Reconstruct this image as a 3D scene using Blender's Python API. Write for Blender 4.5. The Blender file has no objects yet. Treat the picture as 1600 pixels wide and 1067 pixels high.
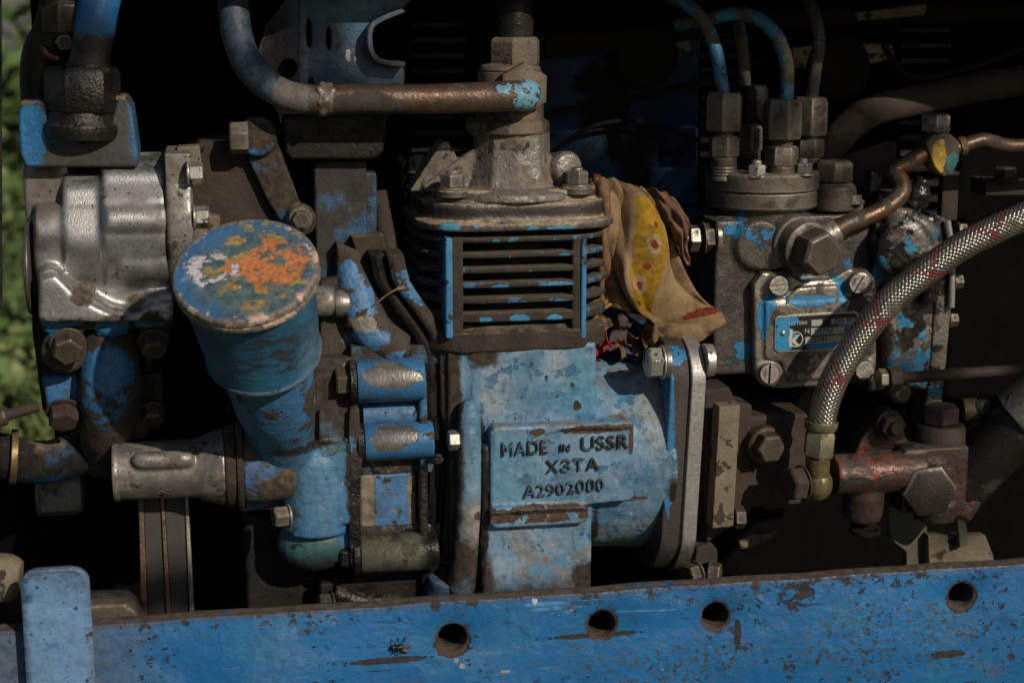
import bpy, bmesh, math, random
from mathutils import Vector, Matrix, Quaternion
R_ = random.Random(7)
V = Vector
scene = bpy.context.scene
COL = scene.collection
UN = 0.0004            # one modelling unit is 0.4 mm (about one photo pixel on the compressor face)

# ------------------------------------------------------------------ camera
FPX = 2600.0
YAW, PITCH = math.radians(10.7), math.radians(11.5)
FW = V((math.sin(YAW) * math.cos(PITCH), math.cos(YAW) * math.cos(PITCH), -math.sin(PITCH)))
RT = V((math.cos(YAW), -math.sin(YAW), 0.0))
UPV = RT.cross(FW)
CAM = -FW * FPX
cd = bpy.data.cameras.new('camera')
cam = bpy.data.objects.new('camera', cd)
COL.objects.link(cam)
cam.matrix_world = Matrix((
    (RT.x, UPV.x, -FW.x, CAM.x * UN), (RT.y, UPV.y, -FW.y, CAM.y * UN),
    (RT.z, UPV.z, -FW.z, CAM.z * UN), (0, 0, 0, 1)))
cd.sensor_width = 36.0
cd.lens = 36.0 * FPX / 1600.0
cd.clip_start = 0.02
cd.clip_end = 400.0
cd.dof.use_dof = True
cd.dof.focus_distance = 2590 * UN
cd.dof.aperture_fstop = 9.0
scene.camera = cam

# ------------------------------------------------------------------ light
SUN = V((0.42, -0.76, 0.52)).normalized()
w = bpy.data.worlds.new('World')
scene.world = w
w.use_nodes = True
wn = w.node_tree
bg = wn.nodes['Background']
sky = wn.nodes.new('ShaderNodeTexSky')
sky.sky_type = 'NISHITA'
sky.sun_disc = False
sky.sun_elevation = math.asin(SUN.z)
sky.sun_rotation = math.atan2(SUN.x, SUN.y)
wn.links.new(sky.outputs[0], bg.inputs['Color'])
bg.inputs['Strength'].default_value = 0.06
sl = bpy.data.lights.new('sun', 'SUN')
sl.energy = 5.0
sl.angle = math.radians(0.6)
sl.color = (1.0, 0.89, 0.72)
sun = bpy.data.objects.new('sun', sl)
COL.objects.link(sun)
sun.rotation_euler = SUN.to_track_quat('Z', 'Y').to_euler()
sun.location = (0, 0, 3)
scene.view_settings.view_transform = 'Standard'
scene.view_settings.look = 'None'
scene.view_settings.gamma = 1
scene.view_settings.exposure = -0.8
scene.render.engine = 'CYCLES'
scene.cycles.use_denoising = True
scene.cycles.max_bounces = 6
scene.cycles.diffuse_bounces = 3
scene.cycles.glossy_bounces = 3
scene.cycles.caustics_reflective = False
scene.cycles.caustics_refractive = False


def q(px, py, y):
    """the place in the engine bay seen at a photo pixel, at depth y"""
    d = FW + RT * ((px - 800.0) / FPX) - UPV * ((py - 533.5) / FPX)
    t = (y - CAM.y) / d.y
    return CAM + d * t


def sc(px, py, y):
    p = q(px, py, y)
    return (p - CAM).dot(FW) / FPX


# ------------------------------------------------------------------ materials
class NT:
    def __init__(s, name):
        s.m = bpy.data.materials.new(name)
        s.m.use_nodes = True
        s.t = s.m.node_tree
        s.n = s.t.nodes
        s.bsdf = s.n['Principled BSDF']
        g = s.n.new('ShaderNodeNewGeometry')
        s.nor = g.outputs['Normal']
        v = s.n.new('ShaderNodeVectorMath')
        v.operation = 'SCALE'
        s.t.links.new(g.outputs['Position'], v.inputs[0])
        v.inputs['Scale'].default_value = 1.0 / UN
        s.pos = v.outputs[0]

    def put(s, sock, val):
        if isinstance(val, bpy.types.NodeSocket):
            s.t.links.new(val, sock)
        else:
            sock.default_value = val

    def math(s, op, a, b=0.0, c=None, clamp=False):
        n = s.n.new('ShaderNodeMath')
        n.operation = op
        n.use_clamp = clamp
        s.put(n.inputs[0], a)
        s.put(n.inputs[1], b)
        if c is not None:
            s.put(n.inputs[2], c)
        return n.outputs[0]

    def ss(s, x, lo, hi):
        n = s.n.new('ShaderNodeMapRange')
        n.interpolation_type = 'SMOOTHSTEP'
        a, b = (0.0, 1.0)
        if lo > hi:
            lo, hi, a, b = hi, lo, 1.0, 0.0
        s.put(n.inputs[0], x)
        n.inputs[1].default_value = lo
        n.inputs[2].default_value = hi
        n.inputs[3].default_value = a
        n.inputs[4].default_value = b
        return n.outputs[0]

    def noise(s, size, seed=0.0, det=4.0, rough=0.6, stretch=None, dist=0.0):
        mp = s.n.new('ShaderNodeVectorMath')
        mp.operation = 'MULTIPLY_ADD'
        s.put(mp.inputs[0], s.pos)
        st = stretch or (1, 1, 1)
        mp.inputs[1].default_value = (st[0] / size, st[1] / size, st[2] / size)
        mp.inputs[2].default_value = (seed * 7.13, seed * 3.7, seed * 5.3)
        n = s.n.new('ShaderNodeTexNoise')
        s.put(n.inputs['Vector'], mp.outputs[0])
        n.inputs['Scale'].default_value = 1.0
        n.inputs['Detail'].default_value = det
        n.inputs['Roughness'].default_value = rough
        n.inputs['Distortion'].default_value = dist
        return n.outputs[0]

    def mask(s, k):
        op = k[0]
        if op == 'N':
            _, size, lo, hi = k[:4]
            kw = k[4] if len(k) > 4 else {}
            return s.ss(s.noise(size, **kw), lo, hi)
        if op == 'UP':
            sp = s.n.new('ShaderNodeSeparateXYZ')
            s.put(sp.inputs[0], s.nor)
            z = s.math('ADD', sp.outputs[2], s.math('MULTIPLY', s.math('SUBTRACT', s.noise(k[3] if len(k) > 3 else 25, 3.3), 0.5), 0.8))
            return s.ss(z, k[1], k[2])
        if op == 'EL':      # ragged ellipsoid round a point: centre, radii, raggedness, noise size
            _, c, r, amp, size = k[:5]
            seed = k[5] if len(k) > 5 else 0.0
            v = s.n.new('ShaderNodeVectorMath')
            v.operation = 'SUBTRACT'
            s.put(v.inputs[0], s.pos)
            v.inputs[1].default_value = c
            d = s.n.new('ShaderNodeVectorMath')
            d.operation = 'DIVIDE'
            s.put(d.inputs[0], v.outputs[0])
            d.inputs[1].default_value = r
            ln = s.n.new('ShaderNodeVectorMath')
            ln.operation = 'LENGTH'
            s.put(ln.inputs[0], d.outputs[0])
            x = s.math('ADD', ln.outputs['Value'], s.math('MULTIPLY', s.math('SUBTRACT', s.noise(size, 11 + seed, 9.0, .62), 0.5), amp))
            e = k[6] if len(k) > 6 else 0.05
            return s.ss(x, 1.0 + e, 1.0 - e)
        if op == 'Z':       # above / below a height, ragged
            _, z0, z1, amp, size = k
            sp = s.n.new('ShaderNodeSeparateXYZ')
            s.put(sp.inputs[0], s.pos)
            z = s.math('ADD', sp.outputs[2], s.math('MULTIPLY', s.math('SUBTRACT', s.noise(size, 5.1), 0.5), amp))
            return s.ss(z, z0, z1)
        if op == 'X':
            _, z0, z1, amp, size = k
            sp = s.n.new('ShaderNodeSeparateXYZ')
            s.put(sp.inputs[0], s.pos)
            z = s.math('ADD', sp.outputs[0], s.math('MULTIPLY', s.math('SUBTRACT', s.noise(size, 6.7), 0.5), amp))
            return s.ss(z, z0, z1)
        if op == 'RAD':     # distance from an axis, ragged
            _, c, a_, r0, r1, amp, size = k
            v = s.n.new('ShaderNodeVectorMath'); v.operation = 'SUBTRACT'
            s.put(v.inputs[0], s.pos); v.inputs[1].default_value = c
            x_ = s.n.new('ShaderNodeVectorMath'); x_.operation = 'CROSS_PRODUCT'
            s.put(x_.inputs[0], v.outputs[0]); x_.inputs[1].default_value = a_
            ln = s.n.new('ShaderNodeVectorMath'); ln.operation = 'LENGTH'
            s.put(ln.inputs[0], x_.outputs[0])
            d = s.math('ADD', ln.outputs['Value'], s.math('MULTIPLY', s.math('SUBTRACT', s.noise(size, 9.4, 6.0), 0.5), amp))
            return s.ss(d, r0, r1)
        if op == 'EDGE':    # worn edges
            b = s.n.new('ShaderNodeBevel')
            b.samples = 4
            b.inputs['Radius'].default_value = k[1] * 2.4 * UN
            d = s.n.new('ShaderNodeVectorMath')
            d.operation = 'DOT_PRODUCT'
            s.put(d.inputs[0], b.outputs[0])
            g = s.n.new('ShaderNodeNewGeometry')
            s.put(d.inputs[1], g.outputs['Normal'])
            x = s.math('ADD', d.outputs['Value'], s.math('MULTIPLY', s.math('SUBTRACT', s.noise(k[4] if len(k) > 4 else 14, 8.8, 6.0), 0.5), 0.2))
            return s.ss(x, .968, .92)
        if op == 'AND':
            r = s.mask(k[1])
            for o in k[2:]:
                r = s.math('MULTIPLY', r, s.mask(o))
            return r
        if op == 'OR':
            r = s.mask(k[1])
            for o in k[2:]:
                r = s.math('MAXIMUM', r, s.mask(o))
            return r
        if op == 'NOT':
            return s.math('SUBTRACT', 1.0, s.mask(k[1]))
        if op == 'K':
            return s.math('MULTIPLY', s.mask(k[1]), k[2])
        if op == 'UV':      # a band or spot on cloth: function of the uv map
            uv = s.n.new('ShaderNodeUVMap')
            sp = s.n.new('ShaderNodeSeparateXYZ')
            s.put(sp.inputs[0], uv.outputs[0])
            if k[1] == 'band':
                u = s.math('ADD', sp.outputs[0], s.math('MULTIPLY', s.math('SUBTRACT', s.noise(30, 2.2), 0.5), 0.05))
                return s.math('MULTIPLY', s.math('MULTIPLY', s.ss(u, k[2], k[2] + .02), s.ss(u, k[3], k[3] - .02)), s.math('MULTIPLY', s.ss(sp.outputs[1], k[4], k[4] + .02), s.ss(sp.outputs[1], k[5], k[5] - .02)))
            du = s.math('MULTIPLY', s.math('SUBTRACT', sp.outputs[0], k[2]), k[5])
            dv = s.math('SUBTRACT', sp.outputs[1], k[3])
            d = s.math('SQRT', s.math('ADD', s.math('MULTIPLY', du, du), s.math('MULTIPLY', dv, dv)))
            d = s.math('ADD', d, s.math('MULTIPLY', s.math('SUBTRACT', s.noise(9, 4.2), 0.5), k[4] * .6))
            return s.ss(d, k[4] * 1.08, k[4] * 0.92)

    def mix(s, a, b, f):
        n = s.n.new('ShaderNodeMix')
        n.data_type = 'RGBA'
        s.put(n.inputs[0], f)
        s.put(n.inputs[6], a)
        s.put(n.inputs[7], b)
        return n.outputs[2]

    def mixf(s, a, b, f):
        n = s.n.new('ShaderNodeMix')
        n.data_type = 'FLOAT'
        s.put(n.inputs[0], f)
        s.put(n.inputs[2], a)
        s.put(n.inputs[3], b)
        return n.outputs[0]


def rgb(c, k=1.0):
    return (c[0] * k, c[1] * k, c[2] * k, 1.0)


SEED = [0.0]


def mk(name, base, rough=0.6, metal=0.0, var=0.35, vs=50, grain=0.6, gs=5, layers=(), lump=0.0, ls=30, spec=0.5, ani=None, wash=.5, weave=None):
    SEED[0] += 1.7
    sd = SEED[0]
    s = NT(name)
    n1 = s.noise(vs, sd, 5.0)
    n2 = s.noise(vs / 7.0, sd + 2, 3.0)
    f = s.math('ADD', s.math('MULTIPLY', s.ss(n1, 0.3, 0.7), 0.7), s.math('MULTIPLY', s.ss(n2, 0.3, 0.7), 0.3))
    col = s.mix(rgb(base, 1 - var), rgb(base, 1 + var), f)
    ro = s.mixf(max(0.05, rough - 0.12), min(1, rough + 0.14), n2)
    me = metal
    h = s.math('MULTIPLY', s.noise(gs, sd + 4, 3.0, stretch=ani), grain)
    if lump:
        h = s.math('ADD', h, s.math('MULTIPLY', s.noise(ls, sd + 6, 3.0), lump))
    if weave:
        uv = s.n.new('ShaderNodeUVMap')
        sp3 = s.n.new('ShaderNodeSeparateXYZ')
        s.put(sp3.inputs[0], uv.outputs[0])
        wu = s.math('SINE', s.math('MULTIPLY', sp3.outputs[0], weave[0] * 6.2832))
        wv = s.math('SINE', s.math('MULTIPLY', sp3.outputs[1], weave[1] * 6.2832))
        h = s.math('ADD', h, s.math('MULTIPLY', s.math('MULTIPLY', wu, wv), weave[2]))
    for i, L in enumerate(layers):
        m = s.mask(L['m'])
        vv = L.get('v', 0.3)
        nn = s.ss(s.noise(L.get('vs', 18), sd + 10 + i, 4.0), 0.3, 0.7)
        lc = s.mix(rgb(L['c'], 1 - vv), rgb(L['c'], 1 + vv), nn)
        col = s.mix(col, lc, m)
        ro = s.mixf(ro, L.get('r', 0.75), m)
        me = s.mixf(me, L.get('mt', 0.0), m)
        if L.get('h'):
            h = s.math('ADD', h, s.math('MULTIPLY', m, L['h']))
    if wash:        # thin film of dirt and fine specks, in ragged drifts
        wm = s.math('MULTIPLY', s.ss(s.noise(105, sd + 21, 8.0, .68), .46, .66), s.ss(s.noise(11, sd + 22, 5.0, .65), .34, .60))
        wm = s.math('MULTIPLY', wm, wash)
        sp_ = s.math('MULTIPLY', s.ss(s.noise(6, sd + 23, 3.0), .64, .70), min(1, wash * 1.1))
        wm = s.math('MAXIMUM', wm, sp_)
        col = s.mix(col, rgb((0.040, 0.033, 0.027)), wm)
        ro = s.mixf(ro, .85, wm)
        me = s.math('MULTIPLY', me, s.math('SUBTRACT', 1.0, wm))
    b = s.n.new('ShaderNodeBump')
    b.inputs['Strength'].default_value = 1.0
    b.inputs['Distance'].default_value = UN * 1.0
    s.put(b.inputs['Height'], h)
    s.put(s.bsdf.inputs['Base Color'], col)
    s.put(s.bsdf.inputs['Roughness'], ro)
    s.put(s.bsdf.inputs['Metallic'], me)
    s.bsdf.inputs['Specular IOR Level'].default_value = spec
    s.put(s.bsdf.inputs['Normal'], b.outputs[0])
    return s.m


BLUE = (0.022, 0.135, 0.36)
PALE = (0.16, 0.32, 0.52)
SKYB = (0.03, 0.22, 0.46)
DIRT = (0.043, 0.033, 0.024)
DUST = (0.14, 0.112, 0.082)
RUST = (0.085, 0.045, 0.026)
OIL = (0.010, 0.009, 0.008)
BARE = (0.42, 0.41, 0.39)
STEEL = (0.20, 0.185, 0.165)
# ------------------------------------------------------------------ mesh helpers
def frame(axis):
    a = V(axis).normalized()
    h = V((0, 0, 1)) if abs(a.z) < 0.9 else V((0, 1, 0))
    x = h.cross(a).normalized()
    return x, a.cross(x), a


def catmull(P, n):
    P = [V(p) for p in P]
    if n <= 1 or len(P) < 3:
        return P
    out = []
    for i in range(len(P) - 1):
        p0 = P[max(i - 1, 0)]; p1 = P[i]; p2 = P[i + 1]; p3 = P[min(i + 2, len(P) - 1)]
        for k in range(n):
            t = k / n
            out.append(0.5 * ((2 * p1) + (p2 - p0) * t + (2 * p0 - 5 * p1 + 4 * p2 - p3) * t * t + (3 * p1 - p0 - 3 * p2 + p3) * t ** 3))
    out.append(P[-1])
    return out


class B:
    def __init__(s):
        s.bm = bmesh.new()

    def face(s, vs):
        try:
            return s.bm.faces.new(vs)
        except ValueError:
            return None

    def lathe(s, p, axis, prof, n=28, ph=0.0):
        """profile of (radius, height) turned about an axis through p"""
        x, y, a = frame(axis)
        p = V(p)
        rings = []
        for r, h in prof:
            if r <= 1e-6:
                rings.append([s.bm.verts.new(p + a * h)])
            else:
                rings.append([s.bm.verts.new(p + a * h + (x * math.cos(ph + 6.2831853 * k / n) + y * math.sin(ph + 6.2831853 * k / n)) * r) for k in range(n)])
        for A, C in zip(rings, rings[1:]):
            for k in range(n):
                j = (k + 1) % n
                if len(A) == 1 and len(C) == 1:
                    continue
                if len(A) == 1:
                    s.face((A[0], C[j], C[k]))
                elif len(C) == 1:
                    s.face((A[k], A[j], C[0]))
                else:
                    s.face((A[k], A[j], C[j], C[k]))
        if len(rings[0]) > 1:
            s.face(rings[0][::-1])
        if len(rings[-1]) > 1:
            s.face(rings[-1])
        return s

    def cyl(s, p0, p1, r0, r1=None, n=28, ph=0.0):
        r1 = r0 if r1 is None else r1
        d = V(p1) - V(p0)
        return s.lathe(p0, d, [(r0, 0), (r1, d.length)], n, ph)

    def hex(s, p, axis, r, h, ph=0.0, n=6):
        return s.lathe(p, axis, [(r * .93, 0), (r, h * .08), (r, h * .86), (r * .86, h)], n, ph)

    def ring(s, p, axis, ro, ri, h, n=32):
        return s.lathe(p, axis, [(ri, 0), (ro, 0), (ro, h), (ri, h), (ri, 0)], n) if False else s._ring(p, axis, ro, ri, h, n)

    def _ring(s, p, axis, ro, ri, h, n):
        x, y, a = frame(axis)
        p = V(p)
        R4 = []
        for r, hh in ((ri, 0), (ro, 0), (ro, h), (ri, h)):
            R4.append([s.bm.verts.new(p + a * hh + (x * math.cos(6.2831853 * k / n) + y * math.sin(6.2831853 * k / n)) * r) for k in range(n)])
        for i in range(4):
            A, C = R4[i], R4[(i + 1) % 4]
            for k in range(n):
                j = (k + 1) % n
                s.face((A[k], A[j], C[j], C[k]))
        return s

    def ball(s, c, r, n=20):
        r = (r, r, r) if isinstance(r, (int, float)) else r
        m = Matrix.Translation(V(c)) @ Matrix.Diagonal((r[0], r[1], r[2], 1))
        bmesh.ops.create_uvsphere(s.bm, u_segments=n, v_segments=n // 2 + 2, radius=1.0, matrix=m)
        return s

    def box(s, c, size, rot=None):
        m = Matrix.Translation(V(c))
        if rot is not None:
            m = m @ rot.to_4x4()
        m = m @ Matrix.Diagonal((size[0], size[1], size[2], 1))
        bmesh.ops.create_cube(s.bm, size=1.0, matrix=m)
        return s

    def pbox(s, px0, py0, px1, py1, y0, y1):
        """axis-aligned box whose front face (depth y0) covers a photo rectangle"""
        a = q(px0, (py0 + py1) / 2, y0); c = q(px1, (py0 + py1) / 2, y0)
        t = q((px0 + px1) / 2, py0, y0); b = q((px0 + px1) / 2, py1, y0)
        return s.box(((a.x + c.x) / 2, (y0 + y1) / 2, (t.z + b.z) / 2), (c.x - a.x, y1 - y0, t.z - b.z))

    def prism(s, P, d, holes=()):
        """flat outline P (3-D points) pushed along d, with holes (lists of points)"""
        d = V(d)
        loops = [[V(p) for p in P]] + [[V(p) for p in hh] for hh in holes]
        F, K = [], []
        for L in loops:
            F.append([s.bm.verts.new(p) for p in L])
            K.append([s.bm.verts.new(p + d) for p in L])
        if len(loops) == 1:
            s.face(F[0]); s.face(K[0][::-1])
        else:
            for G in (F, K):
                es = []
                for L in G:
                    for i in range(len(L)):
                        es.append(s.bm.edges.new((L[i], L[(i + 1) % len(L)])))
                bmesh.ops.triangle_fill(s.bm, use_beauty=True, use_dissolve=False, edges=es)
        for A, C in zip(F, K):
            for i in range(len(A)):
                j = (i + 1) % len(A)
                s.face((A[i], C[i], C[j], A[j]))
        return s

    def prismc(s, P, d, holes=(), ch=2.5):
        """prism with chamfered rims on both faces, for outlines that have holes"""
        d = V(d); dn = d.normalized()
        def inset(L, sgn):
            out = []
            for i in range(len(L)):
                t1 = (L[i] - L[i - 1]).normalized(); t2 = (L[(i + 1) % len(L)] - L[i]).normalized()
                m = (t1.cross(dn) + t2.cross(dn))
                out.append(L[i] + m.normalized() * ch * sgn)
            return out
        loops = [[V(p) for p in P]] + [[V(p) for p in hh] for hh in holes]
        def area(L):
            n = V((0, 0, 0))
            for i in range(len(L)):
                n += L[i - 1].cross(L[i])
            return n.dot(dn)
        lay = []
        for k, L in enumerate(loops):
            sg = 1 if area(L) < 0 else -1
            if k: sg = -sg
            I = inset(L, sg)
            lay.append([[s.bm.verts.new(p) for p in I], [s.bm.verts.new(p + dn * ch * .3) for p in [a.lerp(c, .7) for a, c in zip(I, L)]], [s.bm.verts.new(p + dn * ch) for p in L], [s.bm.verts.new(p + d - dn * ch) for p in L], [s.bm.verts.new(p + d) for p in I]])
        for idx in (0, 4):
            es = []
            for L in lay:
                R = L[idx]
                es += [s.bm.edges.new((R[i], R[(i + 1) % len(R)])) for i in range(len(R))]
            r = bmesh.ops.triangle_fill(s.bm, use_beauty=True, use_dissolve=False, edges=es)
            for f in r['geom']:
                if isinstance(f, bmesh.types.BMFace):
                    f.material_index = 1
        for L in lay:
            for A, C in zip(L, L[1:]):
                for i in range(len(A)):
                    j = (i + 1) % len(A)
                    s.face((A[i], C[i], C[j], A[j]))
        return s

    def plate(s, pix, y, d, holes=()):
        hs = []
        for h_ in holes:
            hx, hy, hr = h_[:3]
            hv = h_[3] if len(h_) > 3 else hr
            c = q(hx, hy, y)
            hs.append([c + V((math.cos(t * math.pi / 14) * hr, 0, math.sin(t * math.pi / 14) * hv)) for t in range(28)])
        if hs:
            return s.prismc([q(a, b, y) for a, b in pix], (0, d, 0), hs, 3.5)
        return s.prism([q(a, b, y) for a, b in pix], (0, d, 0))

    def tube(s, pts, r, n=18, sub=8, caps=True):
        P = catmull(pts, sub)
        if isinstance(r, (int, float)):
            rr = [r] * len(P)
        else:
            rr = []
            for i in range(len(P)):
                t = i / (len(P) - 1) * (len(r) - 1)
                k = min(int(t), len(r) - 2)
                rr.append(r[k] + (r[k + 1] - r[k]) * (t - k))
        x = None
        rings = []
        for i, p in enumerate(P):
            t = (P[min(i + 1, len(P) - 1)] - P[max(i - 1, 0)]).normalized()
            if x is None:
                x, _, _ = frame(t)
            x = (x - t * x.dot(t)).normalized()
            y = t.cross(x)
            rings.append([s.bm.verts.new(p + (x * math.cos(6.2831853 * k / n) + y * math.sin(6.2831853 * k / n)) * rr[i]) for k in range(n)])
        for A, C in zip(rings, rings[1:]):
            for k in range(n):
                j = (k + 1) % n
                s.face((A[k], A[j], C[j], C[k]))
        if caps:
            s.face(rings[0][::-1]); s.face(rings[-1])
        return s

    def grid(s, rows, uv=True):
        """rows of points -> one sheet with a uv map"""
        L = s.bm.loops.layers.uv.verify()
        g = [[s.bm.verts.new(p) for p in r] for r in rows]
        nv, nu = len(g), len(g[0])
        for i in range(nv - 1):
            for j in range(nu - 1):
                f = s.bm.faces.new((g[i][j], g[i][j + 1], g[i + 1][j + 1], g[i + 1][j]))
                for lp, (a, b) in zip(f.loops, ((i, j), (i, j + 1), (i + 1, j + 1), (i + 1, j))):
                    lp[L].uv = (b / (nu - 1), a / (nv - 1))
        return s


def rr2(x0, x1, y0, y1, r, n=6):
    """rounded rectangle outline in 2-D, counter-clockwise"""
    out = []
    for cx, cy, a0 in ((x1 - r, y1 - r, 0), (x0 + r, y1 - r, 90), (x0 + r, y0 + r, 180), (x1 - r, y0 + r, 270)):
        for k in range(n + 1):
            a = math.radians(a0 + 90 * k / n)
            out.append((cx + r * math.cos(a), cy + r * math.sin(a)))
    return out


# ------------------------------------------------------------------ scene graph helpers
WL = {}


def T(name, label, cat, base, group=None):
    """a thing: an Empty at its base that parents its parts"""
    o = bpy.data.objects.new(name, None)
    COL.objects.link(o)
    o.empty_display_size = 0.01
    o.location = V(base) * UN
    o['label'] = label
    o['category'] = cat
    if group:
        o['group'] = group
    WL[o.name] = V(base)
    return o


def tag(o, label=None, cat=None, group=None, kind=None):
    for k, v in (('label', label), ('category', cat), ('group', group), ('kind', kind)):
        if v:
            o[k] = v
    return o


def link(name, me, mat, parent, pos=None, rot=None):
    o = bpy.data.objects.new(name, me)
    COL.objects.link(o)
    if mat is not None and (not me.materials):
        me.materials.append(mat)
    p = V(pos) if pos is not None else V((0, 0, 0))
    if parent is not None:
        o.parent = parent
        o.location = (p - WL[parent.name]) * UN
    else:
        o.location = p * UN
    if rot is not None:
        o.rotation_euler = rot
    WL[o.name] = p
    return o


def mesh(name, b, recenter=None):
    me = bpy.data.meshes.new(name)
    bmesh.ops.recalc_face_normals(b.bm, faces=b.bm.faces[:])
    bmesh.ops.scale(b.bm, vec=(UN, UN, UN), verts=b.bm.verts[:])
    b.bm.to_mesh(me)
    b.bm.free()
    me.polygons.foreach_set('use_smooth', [p.material_index == 0 for p in me.polygons])
    me.polygons.foreach_set('material_index', [0] * len(me.polygons))
    return me


def O(name, b, mat, parent=None, bev=1.5, ang=38, seg=2):
    me = mesh(name, b)
    o = link(name, me, mat, parent)
    if bev:
        m = o.modifiers.new('round', 'BEVEL')
        m.width = bev * UN
        m.segments = seg
        m.limit_method = 'ANGLE'
        m.angle_limit = math.radians(ang)
        m.harden_normals = True
        m.use_clamp_overlap = True
    else:
        me.set_sharp_from_angle(angle=math.radians(40))
    return o


def CAST(name, b, mat, parent=None, vox=3.0, sm=6, rough=0.0):
    """overlapping shapes fused into one casting with soft fillets"""
    me = mesh(name, b)
    o = link(name, me, mat, parent)
    m = o.modifiers.new('fuse', 'REMESH')
    m.mode = 'VOXEL'
    m.voxel_size = vox * UN
    m.use_smooth_shade = True
    m = o.modifiers.new('fillet', 'SMOOTH')
    m.factor = 0.5
    m.iterations = sm
    if rough:
        tx = bpy.data.textures.get('cast_skin') or bpy.data.textures.new('cast_skin', 'CLOUDS')
        tx.noise_scale = 28 * UN
        d = o.modifiers.new('skin', 'DISPLACE')
        d.texture = tx
        d.texture_coords = 'GLOBAL'
        d.strength = rough * UN
        d.mid_level = 0.5
    return o


BOLTS = {}


def bolt(name, parent, p, axis, r, h, mat, washer=0, stud=0, ph=0.0, slot=False, dome=False, n=6):
    """hexagon head or nut; pieces of one size share their mesh"""
    key = (round(r, 1), round(h, 1), mat.name, washer, stud, slot, dome, n)
    me = BOLTS.get(key)
    if me is None:
        b = B()
        z0 = 0
        if washer:
            b.cyl((0, 0, 0), (0, 0, 3.5), r * washer, None, 24)
            z0 = 3.5
        if slot:     # slotted cheese head
            for sgn in (-1, 1):
                pts = []
                for k in range(13):
                    a = math.pi * k / 12
                    pts.append((r * math.cos(a), sgn * (r * math.sin(a) + 0), z0))
                pts = [(x, sgn * max(sgn * y, r * .13), z) for x, y, z in pts]
                b.prism(pts, (0, 0, h))
            b.cyl((0, 0, z0), (0, 0, z0 + h * .55), r * .97, None, 24)
        elif dome:
            b.lathe((0, 0, z0), (0, 0, 1), [(r, 0), (r, h * .35), (r * .85, h * .7), (r * .5, h * .95), (0, h)], 20)
        else:
            b.hex((0, 0, z0), (0, 0, 1), r, h, 0, n)
        if stud:
            b.lathe((0, 0, z0 + h * .9), (0, 0, 1), [(r * .52, 0), (r * .52, stud * .8), (r * .42, stud)], 14)
        me = mesh(name, b)
        me.set_sharp_from_angle(angle=math.radians(30))
        BOLTS[key] = me
    o = link(name, me, mat, parent, p)
    x, y, a = frame(axis)
    m = Matrix((x, y, a)).transposed()
    o.rotation_euler = (m @ Matrix.Rotation(ph, 3, 'Z')).to_euler()
    if not o.modifiers and not slot:
        mm = o.modifiers.new('round', 'BEVEL')
        mm.width = max(0.6, r * .05) * UN
        mm.segments = 2
        mm.limit_method = 'ANGLE'
        mm.angle_limit = math.radians(25)
        mm.harden_normals = True
    return o


def text(name, s, mat, parent, p, size, ext, rotx=90, tilt=0.0, bev=0.0, align='LEFT', yaw=0.0, sx=1.0, off=0.0):
    c = bpy.data.curves.new(name, 'FONT')
    c.body = s
    c.size = size * UN
    c.extrude = ext * UN
    c.bevel_depth = bev * UN
    c.bevel_resolution = 1
    c.offset = off * UN
    c.align_x = align
    c.resolution_u = 4
    c.space_character = 1.06
    tmp = bpy.data.objects.new(name, c)
    me = bpy.data.meshes.new_from_object(tmp)
    bpy.data.objects.remove(tmp)
    bpy.data.curves.remove(c)
    me.name = name
    me.materials.clear()
    o = link(name, me, mat, parent, p)
    o.rotation_euler = (Matrix.Rotation(yaw, 3, 'Z') @ Matrix.Rotation(math.radians(rotx), 3, 'X') @ Matrix.Rotation(tilt, 3, 'Z')).to_euler()
    o.scale = (sx, 1, 1)
    if name == 'raised_lettering':
        tx = bpy.data.textures.get('letter_wear') or bpy.data.textures.new('letter_wear', 'CLOUDS')
        tx.noise_scale = 16 * UN
        d = o.modifiers.new('wear', 'DISPLACE')
        d.texture = tx; d.texture_coords = 'GLOBAL'; d.direction = 'RGB_TO_XYZ'
        d.strength = 3 * UN; d.mid_level = 0.5
    return o


XA, YA, ZA = V((1, 0, 0)), V((0, 1, 0)), V((0, 0, 1))
FRONT = V((0, -1, 0))
# ------------------------------------------------------------------ surfaces
def EL(px, py, y, rx, rz, amp=0.9, size=22, seed=0.0, ry=None, e=0.05):
    return ('EL', q(px, py, y), (rx, ry or max(rx, rz) * 1.6, rz), amp, size, seed, e)


def n_(size, lo, hi, seed=0.0, det=4.0, **k):
    return ('N', size, lo, hi, dict(seed=seed, det=det, **k))


CHIP = n_(34, .605, .615, 1.0, 5.0)
PIT = n_(9, .655, .675, 2.0, 3.0)
BIGCHIP = n_(70, .60, .607, 3.0, 6.0)
EDG = ('EDGE', 5, .86, .78)
EDGW = ('EDGE', 7, .93, .85)
FACT = (('c', 0),)

zrail = q(800, 933, -172).z
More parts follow.
